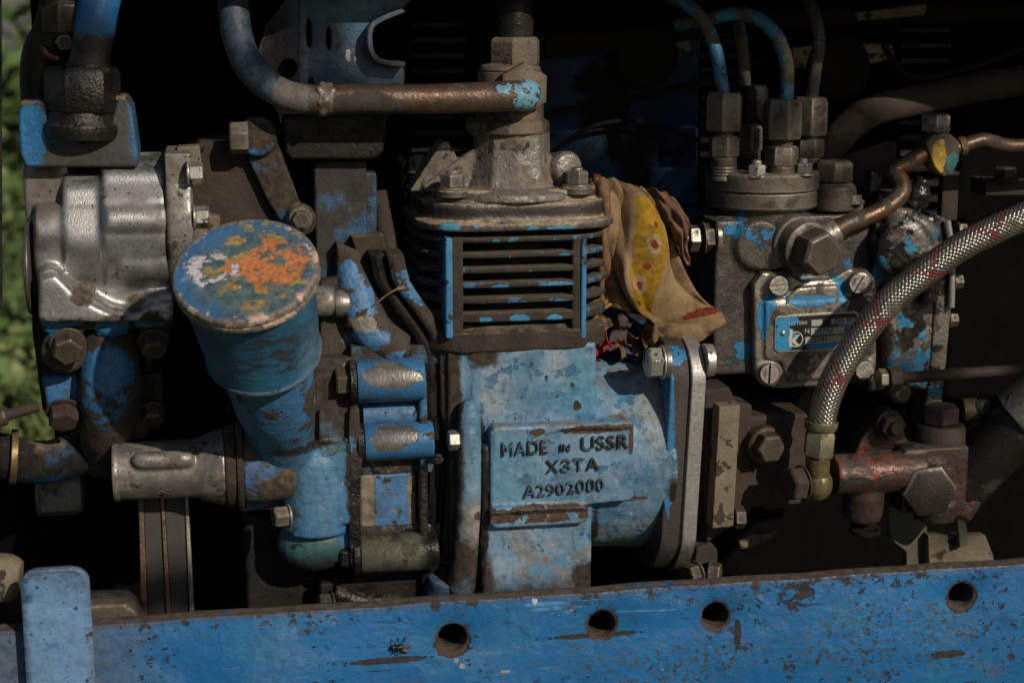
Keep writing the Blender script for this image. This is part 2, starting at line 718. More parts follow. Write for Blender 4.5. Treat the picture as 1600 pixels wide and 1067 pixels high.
# crankcase: pale dusted paint, chips to brown metal, dirt near the fins, oil at the foot
m_comp = mk('chalky_blue_paint', (0.175, 0.295, 0.43), .34, var=.16, vs=90, grain=.5, gs=6, lump=5, ls=40, wash=.35, layers=[
    dict(c=(0.055, 0.18, 0.33), m=('K', n_(95, .46, .66, 4.0, 7.0), .85), r=.5, v=.25),
    dict(c=(0.06, 0.25, 0.38), m=('K', ('OR', n_(110, .52, .70, 24.0, 6.0), EL(905, 600, -20, 40, 50, 1.0, 40, 21, 200, .4), EL(800, 740, -60, 50, 60, 1.0, 40, 22, 200, .5)), .5), r=.45, v=.25),
    dict(c=(0.34, 0.36, 0.36), m=('K', ('OR', n_(70, .58, .74, 5.0, 9.0), EL(868, 560, -20, 18, 40, 1.2, 26, 23, 200, .5), EL(770, 610, -20, 24, 50, 1.2, 26, 24, 200, .5), EL(1015, 620, 0, 24, 90, 1.0, 36, 25, 200, .5)), .5), r=.7, v=.3),
    dict(c=(0.05, 0.13, 0.22), m=('K', n_(16, .56, .68, 28.0, 6.0, stretch=(1.6, 1, .22)), .55), r=.45, v=.3),
    dict(c=(0.30, 0.34, 0.37), m=n_(13, .655, .665, 29.0, 5.0), r=.6, h=-1.5, v=.2),
    dict(c=(0.03, 0.12, 0.25), m=('AND', n_(34, .575, .582, 30.0, 8.0), ('K', n_(90, .45, .55, 31.0), .8)), r=.45, h=-1.2, v=.2),
    dict(c=(0.24, 0.205, 0.16), m=('K', ('OR', ('AND', n_(60, .48, .62, 6.0, 7.0), ('Z', q(800, 750, 0).z, q(800, 880, 0).z, 80, 60)), ('AND', n_(40, .42, .60, 26.0, 6.0), ('UP', .25, .8)), EL(735, 820, -30, 22, 60, 1.3, 30, 26, 200, .4), EL(1035, 600, 0, 12, 50, 1.3, 30, 27, 200, .4)), .8), r=.85, v=.4),
    dict(c=(0.020, 0.10, 0.22), m=('K', n_(16, .58, .66, 16.0, 5.0), .5), r=.5),
    dict(c=DIRT, m=('OR', n_(20, .68, .69, 7.0, 5.0), EL(900, 632, -20, 7, 9, 1.1, 9), EL(852, 588, -20, 7, 8, 1.1, 9), EL(893, 600, -20, 6, 6, 1.1, 9), EL(882, 583, -20, 4, 4, 1.1, 9), EL(938, 570, -20, 8, 36, .9, 14)), r=.9, h=-3, v=.5, vs=9),
    dict(c=(0.075, 0.045, 0.028), m=('OR', EL(935, 670, -60, 66, 7, 1.5, 16), EL(840, 676, -60, 12, 6, 1.3, 12), ('AND', EL(843, 806, -75, 92, 14, 1.2, 22), ('NOT', n_(26, .54, .56, 46.0, 5.0))), EL(987, 690, -60, 4, 22, 1.3, 8), EL(985, 785, -58, 36, 4, 1.2, 10)), r=.8, h=-2, v=.5, vs=8),
    dict(c=DIRT, m=('OR', EL(752, 545, -20, 26, 30, 1.3, 26, 1, 200, .2), EL(830, 526, -20, 180, 14, 1.2, 24, 2, 250, .2), EL(700, 590, 0, 18, 95, 1.5, 26, 3, 200, .2), EL(716, 870, -20, 40, 40, 1.4, 30, 4, 200, .3), EL(750, 905, -20, 20, 44, 1.4, 30, 5, 200, .3), ('K', EL(708, 720, -10, 10, 120, 1.4, 30, 6, 200, .4), .9)), r=.95, v=.45, vs=12, h=1.2),
    dict(c=(0.022, 0.019, 0.016), m=('OR', EL(754, 770, -30, 7, 130, 1.6, 22, 61, 200, .25), EL(700, 800, -20, 12, 120, 1.5, 26, 62, 200, .25), EL(860, 792, -50, 100, 4, 1.8, 16, 63, 60, .3), EL(1040, 800, 0, 12, 70, 1.5, 26, 64, 200, .3), EL(930, 850, -20, 10, 60, 1.5, 22, 65, 200, .3)), r=.3, v=.5, h=1),
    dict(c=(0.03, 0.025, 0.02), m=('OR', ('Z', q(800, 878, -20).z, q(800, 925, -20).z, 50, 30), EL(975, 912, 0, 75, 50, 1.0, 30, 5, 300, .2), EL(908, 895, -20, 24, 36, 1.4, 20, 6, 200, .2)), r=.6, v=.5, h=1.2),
])
m_letter = mk('worn_raised_letters', (0.06, 0.12, 0.17), .6, var=.4, vs=20, grain=.6, layers=[
    dict(c=(0.03, 0.024, 0.02), m=n_(20, .44, .52, 8.0, 7.0), r=.8, v=.5, vs=6),
    dict(c=(0.10, 0.19, 0.27), m=n_(22, .60, .66, 9.0, 6.0), r=.5)])
m_rail = mk('rail_blue_paint', (0.010, 0.125, 0.345), .33, var=.14, vs=140, grain=.35, gs=7, lump=4, ls=45, wash=.16, layers=[
    dict(c=(0.05, 0.17, 0.36), m=('K', ('AND', n_(110, .48, .66, 9.0, 5.0), ('X', q(1000, 1000, -170).x, q(500, 1000, -170).x, 200, 120)), .8), r=.42, v=.2),
    dict(c=(0.012, 0.14, 0.30), m=('K', n_(90, .54, .66, 49.0, 5.0), .7), r=.42),
    dict(c=(0.07, 0.085, 0.10), m=('K', n_(80, .58, .72, 40.0, 8.0, stretch=(.6, 1, 1)), .4), r=.7, v=.4, vs=8),
    dict(c=(0.03, 0.05, 0.075), m=('AND', n_(8, .52, .60, 41.0, 5.0), ('OR', EL(1400, 1000, -172, 190, 60, 1.0, 60, 18, 300, .3), EL(1060, 1040, -172, 160, 40, 1.0, 60, 19, 300, .3), ('K', n_(90, .54, .64, 42.0), .7))), r=.7),
    dict(c=(0.022, 0.07, 0.14), m=('K', n_(14, .60, .66, 10.0, 4.0, stretch=(.5, 1, 1)), .6), r=.6),
    dict(c=(0.10, 0.10, 0.10), m=('K', ('X', q(300, 1000, -170).x, q(90, 1000, -170).x, 160, 90), .7), r=.8, v=.4, vs=14),
    dict(c=(0.027, 0.021, 0.020), m=('OR',
        ('AND', n_(9, .605, .63, 11.0, 4.0, stretch=(.8, 1, 1)), n_(110, .50, .56, 12.0, 3.0)),
        ('AND', n_(20, .60, .61, 13.0, 5.0), ('Z', zrail - 34, zrail - 8, 26, 24)),
        ('AND', n_(34, .585, .592, 13.5, 6.0), ('Z', zrail - 44, zrail - 14, 30, 30), ('X', q(1080, 900, -170).x, q(1240, 900, -170).x, 60, 50)),
        EL(612, 1031, -172, 56, 5, 1.5, 16, 7), EL(1480, 1022, -172, 30, 6, 1.6, 14, 9),
        ('AND', EL(1245, 928, -172, 26, 26, 1.4, 16, 10), n_(17, .50, .52, 48.0, 6.0)), EL(930, 992, -172, 75, 4, 1.9, 13, 12), EL(707, 1006, -172, 26, 22, .9, 10, 13), EL(1152, 990, -172, 6, 22, 1.8, 12, 14), EL(1502, 934, -172, 25, 24, .8, 10, 15)), r=.82, h=-2.5, v=.45, vs=8),
    dict(c=(0.05, 0.20, 0.42), m=('AND', n_(20, .645, .66, 43.0, 4.0, stretch=(.10, 1, 2.2)), n_(140, .48, .54, 44.0)), r=.4, h=-.6),
    dict(c=(0.02, 0.03, 0.05), m=('AND', n_(18, .65, .665, 45.0, 4.0, stretch=(.16, 1, 1.8)), n_(120, .48, .54, 46.0)), r=.5, h=-1),
    dict(c=(0.055, 0.034, 0.024), m=('OR', EL(940, 976, -172, 25, 25, .9, 12, 51, 60, .1), EL(1118, 963, -172, 24, 24, .9, 12, 52, 60, .1), EL(707, 1002, -172, 26, 26, .9, 12, 53, 60, .1), EL(1502, 932, -172, 25, 25, .9, 12, 54, 60, .1)), r=.85, h=-1.5, v=.45, vs=6),
    dict(c=(0.085, 0.066, 0.052), m=('AND', ('UP', .35, .6, 30), ('NOT', n_(40, .60, .66, 14.0, 4.0))), r=.85, v=.4, vs=16),
    dict(c=(0.06, 0.045, 0.04), m=('EDGE', 8, .95, .84, 26), r=.7, v=.4, vs=10),
    dict(c=(.6, .62, .64), m=EL(835, 940, -172, 4, 6, 2.2, 6, 16), r=.7, h=1),
    dict(c=(.26, .25, .23), m=('OR', EL(722, 1040, -172, 5, 4, 1.6, 5, 17), EL(713, 1031, -172, 4, 4, 1.6, 5, 27), EL(790, 1049, -172, 8, 3, 1.6, 5, 28)), r=.7, h=1),
])
m_strap = mk('strap_blue_paint', (0.15, 0.29, 0.51), .45, var=.15, vs=90, grain=.6, gs=7, lump=4, ls=30, layers=[
    dict(c=(0.03, 0.12, 0.30), m=n_(80, .52, .62, 15.0, 4.0), r=.5),
    dict(c=(0.02, 0.05, 0.10), m=n_(12, .64, .67, 16.0, 4.0), r=.7, h=-1.5),
    dict(c=(0.07, 0.05, 0.045), m=('EDGE', 6, .90, .80, 12), r=.8, h=-1)])


def grimy(name, paint, grime=DIRT, amount=.5, rough=.6, seed=0.0, size=60, gloss=None, bare=0.0, **k):
    """old paint showing in ragged patches through caked dirt"""
    lay = [dict(c=grime, m=('OR', n_(size * 1.7, amount - .05, amount + .02, seed, 8.0), ('K', n_(15, .58, .66, seed + 5, 5.0), .7)), r=.92, h=1.2, v=.5, vs=12),
           dict(c=DUST, m=('AND', ('UP', .45, .9), n_(40, .42, .58, seed + 1, 4.0)), r=.95, v=.35, vs=20)]
    if bare:
        lay.insert(0, dict(c=BARE, m=('OR', ('EDGE', 5, .90, .80, 12), n_(26, bare, bare + .012, seed + 2, 5.0)), r=.42, mt=.85, v=.25))
    if gloss:
        lay.append(dict(c=OIL, m=n_(55, gloss - .03, gloss + .03, seed + 3, 5.0), r=.22, v=.4))
    return mk(name, paint, rough, layers=lay, lump=k.pop('lump', 2.5), **k)


m_grimeblue = grimy('dirt_caked_blue_paint', (0.03, 0.13, 0.30), DIRT, .49, seed=31, size=55)
m_darkblue = grimy('dark_blue_paint', (0.022, 0.075, 0.16), (0.028, 0.024, 0.022), .53, seed=35, size=80)  # dark blue paint under near-black dirt patches
m_bracket = mk('bracket_bluegrey_paint', (0.058, 0.105, 0.17), .45, var=.4, vs=110, grain=.6, lump=3, layers=[
    dict(c=(0.028, 0.027, 0.028), m=('OR', n_(70, .55, .68, 37.0, 6.0), EL(430, 120, 60, 34, 110, 1.2, 50, 38, 200, .4)), r=.8, v=.4),  # random dark tone; left patch puts the turned-away wing's shade into the colour
    dict(c=(0.075, 0.16, 0.25), m=('K', EL(590, 20, 60, 60, 50, 1.2, 40, 39, 200, .5), .8), r=.42),  # pale patch puts the light on the right top into the colour
    dict(c=(.55, .56, .58), m=('OR', EL(544, 86, 60, 4, 9, 1.4, 7, 40), EL(555, 92, 60, 2, 4, 1.4, 7, 41)), r=.6),
    dict(c=(0.09, 0.06, 0.045), m=('EDGE', 5, .93, .84, 20), r=.8, v=.4)])
m_dirt = mk('caked_dirt', DIRT, .95, var=.5, vs=34, grain=2.2, gs=6, lump=4, layers=[dict(c=DUST, m=('AND', ('UP', .3, .9), n_(30, .4, .6, 18.0)), r=.97, v=.3)])
m_mount = mk('mounting_bracket_paint', (0.045, 0.047, 0.050), .7, var=.4, vs=40, grain=1, lump=2, layers=[
    dict(c=(0.025, 0.15, 0.36), m=('OR', EL(50, 205, -8, 20, 60, 1.0, 30, 1, 300, .2), ('K', EL(210, 200, -8, 9, 50, 1.2, 26, 2, 300, .3), .5), ('K', EL(110, 215, -8, 40, 10, 1.5, 16, 3, 60, .3), .35)), r=.4, v=.2)])
m_back = mk('background_shade_iron', (0.014, 0.0115, 0.009), .8, var=.5, vs=60, grain=1, spec=.15, wash=0)  # darker copy of the brown iron, background shade put into its colour
m_dark = mk('black_greasy_iron', (0.015, 0.013, 0.012), .65, var=.5, vs=40, grain=1.2, gs=7, lump=3, spec=.25, wash=.12, layers=[
    dict(c=OIL, m=n_(60, .5, .58, 19.0), r=.4)])
m_oil = mk('oil_soaked_iron', (0.012, 0.011, 0.010), .32, var=.5, vs=30, grain=1.6, gs=4, lump=3, layers=[
    dict(c=(0.035, 0.03, 0.026), m=('AND', ('UP', .2, .8), n_(22, .46, .56, 20.0)), r=.8, v=.4, vs=6, h=1)])
m_pit = mk('bay_shade_black', (0.0035, 0.0033, 0.0031), .9, wash=0, var=.5, vs=70, grain=1, spec=.06)  # blacker than oily iron: deep shade of the bay put into the colour
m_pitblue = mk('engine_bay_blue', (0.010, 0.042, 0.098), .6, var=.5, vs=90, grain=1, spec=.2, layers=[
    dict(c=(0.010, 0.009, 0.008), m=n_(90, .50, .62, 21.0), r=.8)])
m_alu = mk('cast_aluminium', (0.42, 0.42, 0.425), .42, .93, var=.14, vs=50, grain=.45, gs=2.4, wash=.2, layers=[
    dict(c=(0.12, 0.10, 0.085), m=('K', n_(85, .55, .70, 22.0, 7.0), .6), r=.8, v=.35, mt=.1),
    dict(c=(0.16, 0.14, 0.12), m=('K', ('AND', ('UP', .6, .98, 40), n_(50, .40, .58, 23.0, 5.0)), .7), r=.85, v=.3, mt=.1),
    dict(c=(0.10, 0.08, 0.065), m=('OR', EL(130, 462, -50, 18, 16, 1.5, 16, 1, 60, .2), EL(206, 474, -50, 20, 12, 1.5, 16, 2, 60, .2), ('K', EL(70, 300, 20, 30, 50, 1.2, 26, 3, 90, .4), .8)), r=.9, v=.4, mt=.05),
    dict(c=(0.03, 0.026, 0.022), m=n_(7, .665, .69, 24.0, 2.0), r=.8),
    dict(c=(0.06, 0.05, 0.04), m=('Z', q(160, 486, -55).z, q(160, 498, -55).z, 60, 26), r=.9, v=.4)])
m_alu2 = mk('dusty_aluminium', (0.30, 0.29, 0.27), .42, .75, var=.15, vs=60, grain=.5, gs=4, layers=[
    dict(c=(0.15, 0.13, 0.105), m=n_(60, .44, .60, 25.0, 6.0), r=.85, v=.35),
    dict(c=(0.03, 0.026, 0.022), m=n_(7, .65, .68, 26.0, 2.0), r=.8),
    dict(c=(0.045, 0.036, 0.028), m=n_(48, .58, .63, 27.0, 5.0), r=.92, v=.5, h=1.2)])
m_steel = mk('dull_steel', STEEL, .42, .75, var=.25, vs=30, grain=.6, layers=[
    dict(c=(0.075, 0.06, 0.047), m=n_(30, .47, .60, 28.0, 5.0), r=.85, v=.4),
    dict(c=(0.42, 0.40, 0.37), m=('EDGE', 4, .92, .82, 9), r=.35, mt=.9, v=.1)])
m_steeldust = mk('dust_coated_steel', (0.155, 0.132, 0.105), .5, .45, var=.25, vs=40, grain=.8, layers=[
    dict(c=(0.06, 0.052, 0.043), m=n_(44, .48, .60, 29.0, 5.0), r=.8, v=.3),
    dict(c=(0.30, 0.275, 0.24), m=('EDGE', 4, .92, .82, 10), r=.5, mt=.6, v=.15),
    dict(c=(0.16, 0.138, 0.112), m=('AND', ('UP', .5, .95), n_(26, .38, .56, 30.0)), r=.95, v=.25)])
m_bright = mk('bright_bolt_steel', (0.55, 0.54, 0.50), .38, .8, var=.15, vs=16, grain=.4, layers=[
    dict(c=(0.08, 0.06, 0.045), m=n_(16, .54, .60, 31.0, 4.0), r=.85, v=.4)])
m_boltdark = mk('grimy_bolt', (0.075, 0.06, 0.048), .62, .35, var=.4, vs=16, grain=1, gs=4, layers=[
    dict(c=(0.22, 0.19, 0.155), m=('EDGE', 3.5, .92, .80, 8), r=.45, mt=.7, v=.2)])
m_copper = mk('tarnished_pipe', (0.11, 0.072, 0.050), .40, .55, var=.35, vs=60, grain=.6, layers=[
    dict(c=(0.21, 0.105, 0.060), m=n_(70, .48, .64, 32.0, 5.0), r=.34, mt=.75, v=.3),
    dict(c=(0.055, 0.048, 0.04), m=n_(36, .54, .62, 33.0, 5.0), r=.8, v=.4),
    dict(c=(0.03, 0.20, 0.20), m=n_(32, .665, .68, 34.0, 4.0), r=.5)])
m_rust = mk('rust_brown_iron', (0.050, 0.032, 0.025), .75, .1, var=.4, vs=30, grain=1.4, gs=5, layers=[
    dict(c=(0.045, 0.036, 0.03), m=n_(40, .5, .6, 35.0), r=.85, v=.4)])
m_red = mk('red_primer_iron', (0.055, 0.029, 0.023), .45, .15, var=.35, vs=50, grain=1, gs=5, lump=3, layers=[
    dict(c=(0.17, 0.047, 0.030), m=('AND', EL(1350, 722, -30, 82, 26, .9, 26, 1, 60), n_(30, .36, .44, 36.5, 5.0)), r=.34, v=.3, h=.8),
    dict(c=(0.028, 0.026, 0.025), m=n_(40, .52, .59, 36.0, 5.0), r=.5, v=.4),
    dict(c=(0.06, 0.05, 0.042), m=('AND', ('UP', .4, .9), n_(34, .42, .55, 37.0)), r=.9, v=.4)])
m_brass = mk('dull_brass', (0.21, 0.165, 0.075), .42, .7, var=.3, vs=24, grain=.5, layers=[
    dict(c=(0.09, 0.07, 0.05), m=n_(26, .5, .6, 38.0), r=.75, v=.4)])
m_zinc = mk('zinc_fitting', (0.34, 0.31, 0.22), .36, .75, var=.2, vs=24, grain=.4, layers=[
    dict(c=(0.12, 0.10, 0.06), m=n_(24, .52, .62, 39.0), r=.7, v=.4)])
m_rubber = mk('black_rubber', (0.009, 0.0085, 0.0085), .5, wash=.2, var=.4, vs=40, grain=.8, layers=[
    dict(c=(0.04, 0.034, 0.028), m=n_(60, .56, .66, 40.0), r=.9)])
m_tan = mk('tan_dusty_metal', (0.20, 0.165, 0.115), .7, .1, var=.25, vs=40, grain=1.2, layers=[
    dict(c=(0.05, 0.038, 0.027), m=n_(30, .585, .60, 41.0, 5.0), r=.9, v=.4, h=-1)])
m_browndull = mk('dull_brown_casting', (0.040, 0.031, 0.023), .88, var=.35, vs=60, grain=1.6, gs=6, lump=3, layers=[
    dict(c=(0.07, 0.056, 0.041), m=('AND', ('UP', .2, .9), n_(50, .42, .6, 42.0)), r=.95, v=.3)])
m_fin = mk('fin_iron', (0.038, 0.032, 0.027), .8, .1, var=.4, vs=40, grain=1.3, gs=6, layers=[
    dict(c=(0.11, 0.092, 0.072), m=('UP', .55, .95, 20), r=.95, v=.3),
    dict(c=(0.05, 0.23, 0.44), m=('OR', ('AND', n_(26, .585, .60, 43.0, 4.0), ('EDGE', 6, .97, .9)), EL(865, 496, -22, 14, 7, .8, 8, 3), EL(810, 496, -22, 18, 7, .9, 8, 4), EL(757, 498, -22, 12, 5, .9, 8, 5), EL(780, 447, -22, 14, 4, .9, 8, 6), EL(870, 444, -22, 26, 5, .9, 8, 7), EL(875, 470, -22, 14, 5, .9, 8, 7)), r=.45, v=.2)])
m_rib = mk('rib_blue_paint', (0.05, 0.22, 0.45), .45, var=.2, vs=40, layers=[
    dict(c=DIRT, m=n_(40, .58, .62, 44.0, 5.0), r=.9, v=.4, h=1)])
m_head = mk('head_iron', (0.040, 0.034, 0.029), .5, .35, var=.35, vs=50, grain=1.2, gs=6, lump=2, layers=[
    dict(c=(0.30, 0.28, 0.25), m=('EDGE', 6, .93, .84, 16), r=.45, mt=.6, v=.2),
    dict(c=(0.36, 0.28, 0.19), m=('AND', ('UP', .22, .7, 30), n_(50, .34, .52, 45.0, 7.0)), r=.95, v=.35, vs=9),
    dict(c=(0.09, 0.30, 0.48), m=('OR', n_(30, .665, .675, 46.0, 4.0), EL(703, 355, -25, 16, 7, .9, 9), EL(742, 353, -25, 10, 5, .9, 9, 2), EL(830, 356, -25, 14, 5, .9, 9, 3), EL(875, 355, -25, 24, 4, .9, 8, 4)), r=.5, h=1, v=.2)])
m_dome = mk('dome_aluminium', (0.27, 0.255, 0.235), .42, .6, var=.25, vs=36, grain=1.6, gs=5, lump=3, layers=[
    dict(c=(0.17, 0.145, 0.115), m=n_(60, .44, .58, 47.0, 5.0), r=.92, v=.3),
    dict(c=(0.045, 0.038, 0.03), m=n_(30, .60, .66, 48.0, 5.0), r=.9)])
m_elbow = mk('dusty_fitting', (0.175, 0.14, 0.10), .7, .25, var=.25, vs=40, grain=1.2, layers=[
    dict(c=(0.06, 0.05, 0.04), m=n_(40, .53, .62, 49.0, 5.0), r=.85, v=.3)])
m_airpipe = mk('air_pipe_metal', (0.105, 0.072, 0.052), .42, .5, var=.3, vs=60, grain=.8, lump=1.5, layers=[
    dict(c=(0.22, 0.125, 0.078), m=n_(80, .46, .62, 50.0, 5.0), r=.36, mt=.7, v=.3),
    dict(c=(0.032, 0.052, 0.085), m=('X', q(500, 150, -10).x, q(475, 150, -10).x, 30, 20), r=.55, v=.5),
    dict(c=(0.06, 0.10, 0.16), m=('AND', EL(445, 145, -14, 40, 20, 1.2, 30, 7, 80, .3), n_(40, .42, .56, 51.0, 6.0)), r=.5),
    dict(c=(0.13, 0.12, 0.11), m=EL(455, 150, -20, 30, 30, 1.2, 20), r=.8, v=.3),
    dict(c=(0.05, 0.042, 0.036), m=('OR', n_(34, .60, .64, 52.0, 5.0), EL(570, 165, -20, 60, 22, 1.2, 26, 2)), r=.85, v=.3),
    dict(c=(0.16, 0.36, 0.48), m=('AND', ('OR', EL(828, 150, -30, 30, 28, 1.5, 15, 3), EL(788, 140, -30, 18, 9, 1.6, 12, 4)), n_(13, .40, .43, 59.0, 6.0)), r=.5, h=2, v=.15)])
FAX = (RT * -0.06 + UPV * 0.98) * 0.68 - FW * 0.735
FAX.normalize()
FCAP = q(383, 420, -262)
m_cap = mk('cap_layered_paint', (0.045, 0.135, 0.30), .42, var=.25, vs=45, grain=.9, gs=6, lump=2, wash=.15, layers=[
    dict(c=(0.085, 0.135, 0.12), m=('K', EL(398, 436, -262, 78, 80, 1.3, 34, 21, 90, .3), .85), r=.5, v=.4, vs=14),
    dict(c=(0.36, 0.25, 0.07), m=('AND', EL(415, 404, -262, 70, 80, 1.2, 30, 22, 90, .2), n_(20, .505, .56, 53.0, 8.0, stretch=(.7, .7, 1.2))), r=.5, v=.35, vs=7),
    dict(c=(0.52, 0.195, 0.075), m=('AND', ('OR', EL(428, 418, -262, 44, 36, 1.6, 26, 23, 50, .1), EL(376, 484, -262, 56, 16, 1.7, 20, 24, 40, .1), EL(418, 452, -262, 26, 30, 1.7, 20, 25, 40, .1), EL(372, 418, -262, 20, 12, 1.7, 16, 29, 40, .1), EL(415, 378, -262, 40, 14, 1.8, 16, 33, 40, .1)), n_(20, .40, .48, 54.0, 8.0, stretch=(.7, .7, 1.2))), r=.5, v=.25, h=-1, vs=7),
    dict(c=(0.55, 0.53, 0.58), m=('AND', ('OR', EL(372, 358, -262, 46, 20, 1.6, 20, 26, 40, .1), EL(326, 416, -262, 38, 26, 1.6, 20, 27, 40, .1), EL(300, 388, -262, 24, 24, 1.6, 14, 28, 40, .1), EL(345, 372, -262, 22, 12, 1.6, 14, 34, 40, .1)), n_(18, .47, .51, 55.0, 8.0, stretch=(.6, .6, 1.3))), r=.5, h=-1.5, v=.2, vs=7),
    dict(c=(0.03, 0.03, 0.03), m=n_(6, .645, .68, 56.0, 3.0), r=.7),
    dict(c=(0.17, 0.15, 0.13), m=('OR', ('RAD', FCAP, FAX, 91, 96, 22, 26), ('K', n_(30, .60, .64, 57.0, 7.0), .5)), r=.7, v=.5, vs=7),
    dict(c=(0.50, 0.36, 0.30), m=('AND', ('RAD', FCAP, FAX, 86, 91, 16, 18), n_(26, .56, .58, 58.0, 6.0)), r=.6, v=.4, vs=6)])
m_neck = mk('neck_tealblue_paint', (0.026, 0.125, 0.235), .42, var=.35, vs=60, grain=1.6, gs=6, lump=2, ani=(.3, .6, 1.8), layers=[
    dict(c=(0.045, 0.19, 0.24), m=n_(60, .54, .64, 57.0, 6.0, stretch=(.5, 1, 1.5)), r=.5, v=.3),
    dict(c=(0.026, 0.024, 0.022), m=('K', ('OR', ('AND', EL(425, 530, -180, 66, 44, 1.3, 34, 31, 200, .3), n_(16, .42, .60, 58.0, 7.0, stretch=(.4, 1, 1.3))), ('K', n_(30, .58, .72, 59.0, 7.0), .6)), .9), r=.8, v=.4),
    dict(c=(0.10, 0.22, 0.32), m=('K', EL(478, 540, -160, 16, 70, 1.3, 34, 32, 200, .4), .5), r=.45)])  # paler strip puts the sun on the neck's right side into the colour
m_fillbody = mk('filler_body_paint', (0.042, 0.155, 0.34), .5, var=.3, vs=70, grain=1, lump=4, ls=36, layers=[
    dict(c=(0.05, 0.17, 0.22), m=n_(60, .55, .64, 60.0, 5.0), r=.5),
    dict(c=(0.048, 0.040, 0.033), m=('OR', EL(520, 600, -10, 55, 95, 1.0, 34, 32, 300), ('AND', n_(40, .58, .62, 61.0, 6.0), n_(90, .45, .5, 62.0))), r=.92, v=.45, vs=10, h=1.6),
    dict(c=(0.10, 0.22, 0.36), m=('K', EL(500, 760, -40, 44, 80, 1.3, 40, 33, 200, .5), .7), r=.38, v=.25),
    dict(c=(0.30, 0.27, 0.22), m=n_(20, .665, .675, 63.0, 5.0), r=.6, h=-1.5),
    dict(c=(0.022, 0.019, 0.016), m=('OR', EL(548, 740, -20, 9, 110, 1.6, 24, 34, 200, .3), EL(470, 690, -30, 50, 9, 1.8, 22, 35, 200, .3)), r=.35, v=.5),
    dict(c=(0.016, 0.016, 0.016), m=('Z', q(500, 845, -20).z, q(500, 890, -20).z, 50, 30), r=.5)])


def barespot(name, px, py, y, rx, rz, seed, dirt=.62):
    return mk(name, (0.045, 0.17, 0.37), .42, var=.25, vs=40, grain=.7, layers=[
        dict(c=(0.42, 0.40, 0.37), m=EL(px, py, y, rx, rz, 1.7, 26, seed, None, .03), r=.34, mt=.85, h=-2, v=.2),
        dict(c=(0.06, 0.05, 0.04), m=n_(30, dirt, dirt + .02, 64.0 + seed, 5.0), r=.85, v=.4)])


m_sp1 = barespot('spacer_chipped_paint', 612, 588, -42, 44, 19, 41, .66)
m_sp2 = barespot('spacer_peeling_paint', 612, 686, -42, 40, 19, 43, .64)
m_sp3 = mk('spacer_greasy_green', (0.10, 0.105, 0.08), .5, .2, var=.3, vs=40, grain=1, layers=[
    dict(c=(0.05, 0.036, 0.027), m=n_(36, .5, .57, 66.0, 5.0), r=.6, v=.4),
    dict(c=OIL, m=('X', q(650, 860, -30).x, q(672, 860, -30).x, 30, 14), r=.2)])
m_web = mk('web_scratched_blue', (0.07, 0.19, 0.40), .5, var=.3, vs=40, grain=.8, layers=[
    dict(c=(0.21, 0.18, 0.14), m=('OR', EL(650, 775, 0, 14, 60, 1.1, 20, 44), EL(568, 775, 0, 20, 80, 1.0, 24, 45), n_(36, .60, .63, 67.0, 5.0)), r=.8, v=.4, h=-1),
    dict(c=DIRT, m=n_(18, .63, .65, 68.0, 4.0), r=.9)])
m_flange = mk('flange_chipped', (0.055, 0.046, 0.042), .62, .2, var=.35, vs=40, grain=1.3, layers=[
    dict(c=(0.03, 0.17, 0.38), m=('OR', EL(1050, 700, -60, 9, 130, 1.2, 24, 51, 90), n_(40, .615, .63, 69.0, 5.0)), r=.45, h=1.5, v=.2),
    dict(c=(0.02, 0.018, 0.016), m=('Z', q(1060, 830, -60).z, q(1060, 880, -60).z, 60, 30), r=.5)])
m_gasket = mk('machined_plate', (0.36, 0.355, 0.35), .45, .6, var=.2, vs=60, grain=.7, layers=[
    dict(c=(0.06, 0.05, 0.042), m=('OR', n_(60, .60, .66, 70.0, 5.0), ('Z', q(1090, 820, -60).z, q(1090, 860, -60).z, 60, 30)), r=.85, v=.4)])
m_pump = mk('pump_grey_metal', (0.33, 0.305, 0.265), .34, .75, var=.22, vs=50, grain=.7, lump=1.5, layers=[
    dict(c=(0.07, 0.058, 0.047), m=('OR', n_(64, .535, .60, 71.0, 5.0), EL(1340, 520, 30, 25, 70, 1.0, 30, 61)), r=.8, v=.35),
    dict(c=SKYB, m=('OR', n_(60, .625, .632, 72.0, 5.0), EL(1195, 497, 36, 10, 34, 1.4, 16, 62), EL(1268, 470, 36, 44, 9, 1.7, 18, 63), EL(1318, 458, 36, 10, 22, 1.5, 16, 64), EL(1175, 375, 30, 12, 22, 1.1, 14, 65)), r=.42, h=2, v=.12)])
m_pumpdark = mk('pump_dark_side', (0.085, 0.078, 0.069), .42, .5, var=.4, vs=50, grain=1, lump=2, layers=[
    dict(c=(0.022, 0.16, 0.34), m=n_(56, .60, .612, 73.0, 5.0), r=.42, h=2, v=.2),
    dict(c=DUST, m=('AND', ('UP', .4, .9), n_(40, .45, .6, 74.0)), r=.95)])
m_gov = mk('governor_patchy', (0.19, 0.175, 0.155), .38, .5, var=.3, vs=50, grain=1, lump=3, layers=[
    dict(c=(0.03, 0.20, 0.38), m=n_(52, .55, .565, 75.0, 6.0), r=.45, h=1.5, v=.25),
    dict(c=(0.012, 0.011, 0.010), m=n_(75, .49, .53, 76.0, 5.0), r=.28, v=.4),
    dict(c=(0.07, 0.055, 0.042), m=n_(34, .59, .63, 77.0, 5.0), r=.9, v=.4)])


def pipe_paint(name, seed, lo):
    return mk(name, (0.045, 0.19, 0.36), .5, var=.2, vs=30, grain=.7, layers=[
        dict(c=(0.105, 0.088, 0.070), m=n_(40, lo, lo + .015, seed, 5.0), r=.75, v=.3, h=-1.2)])


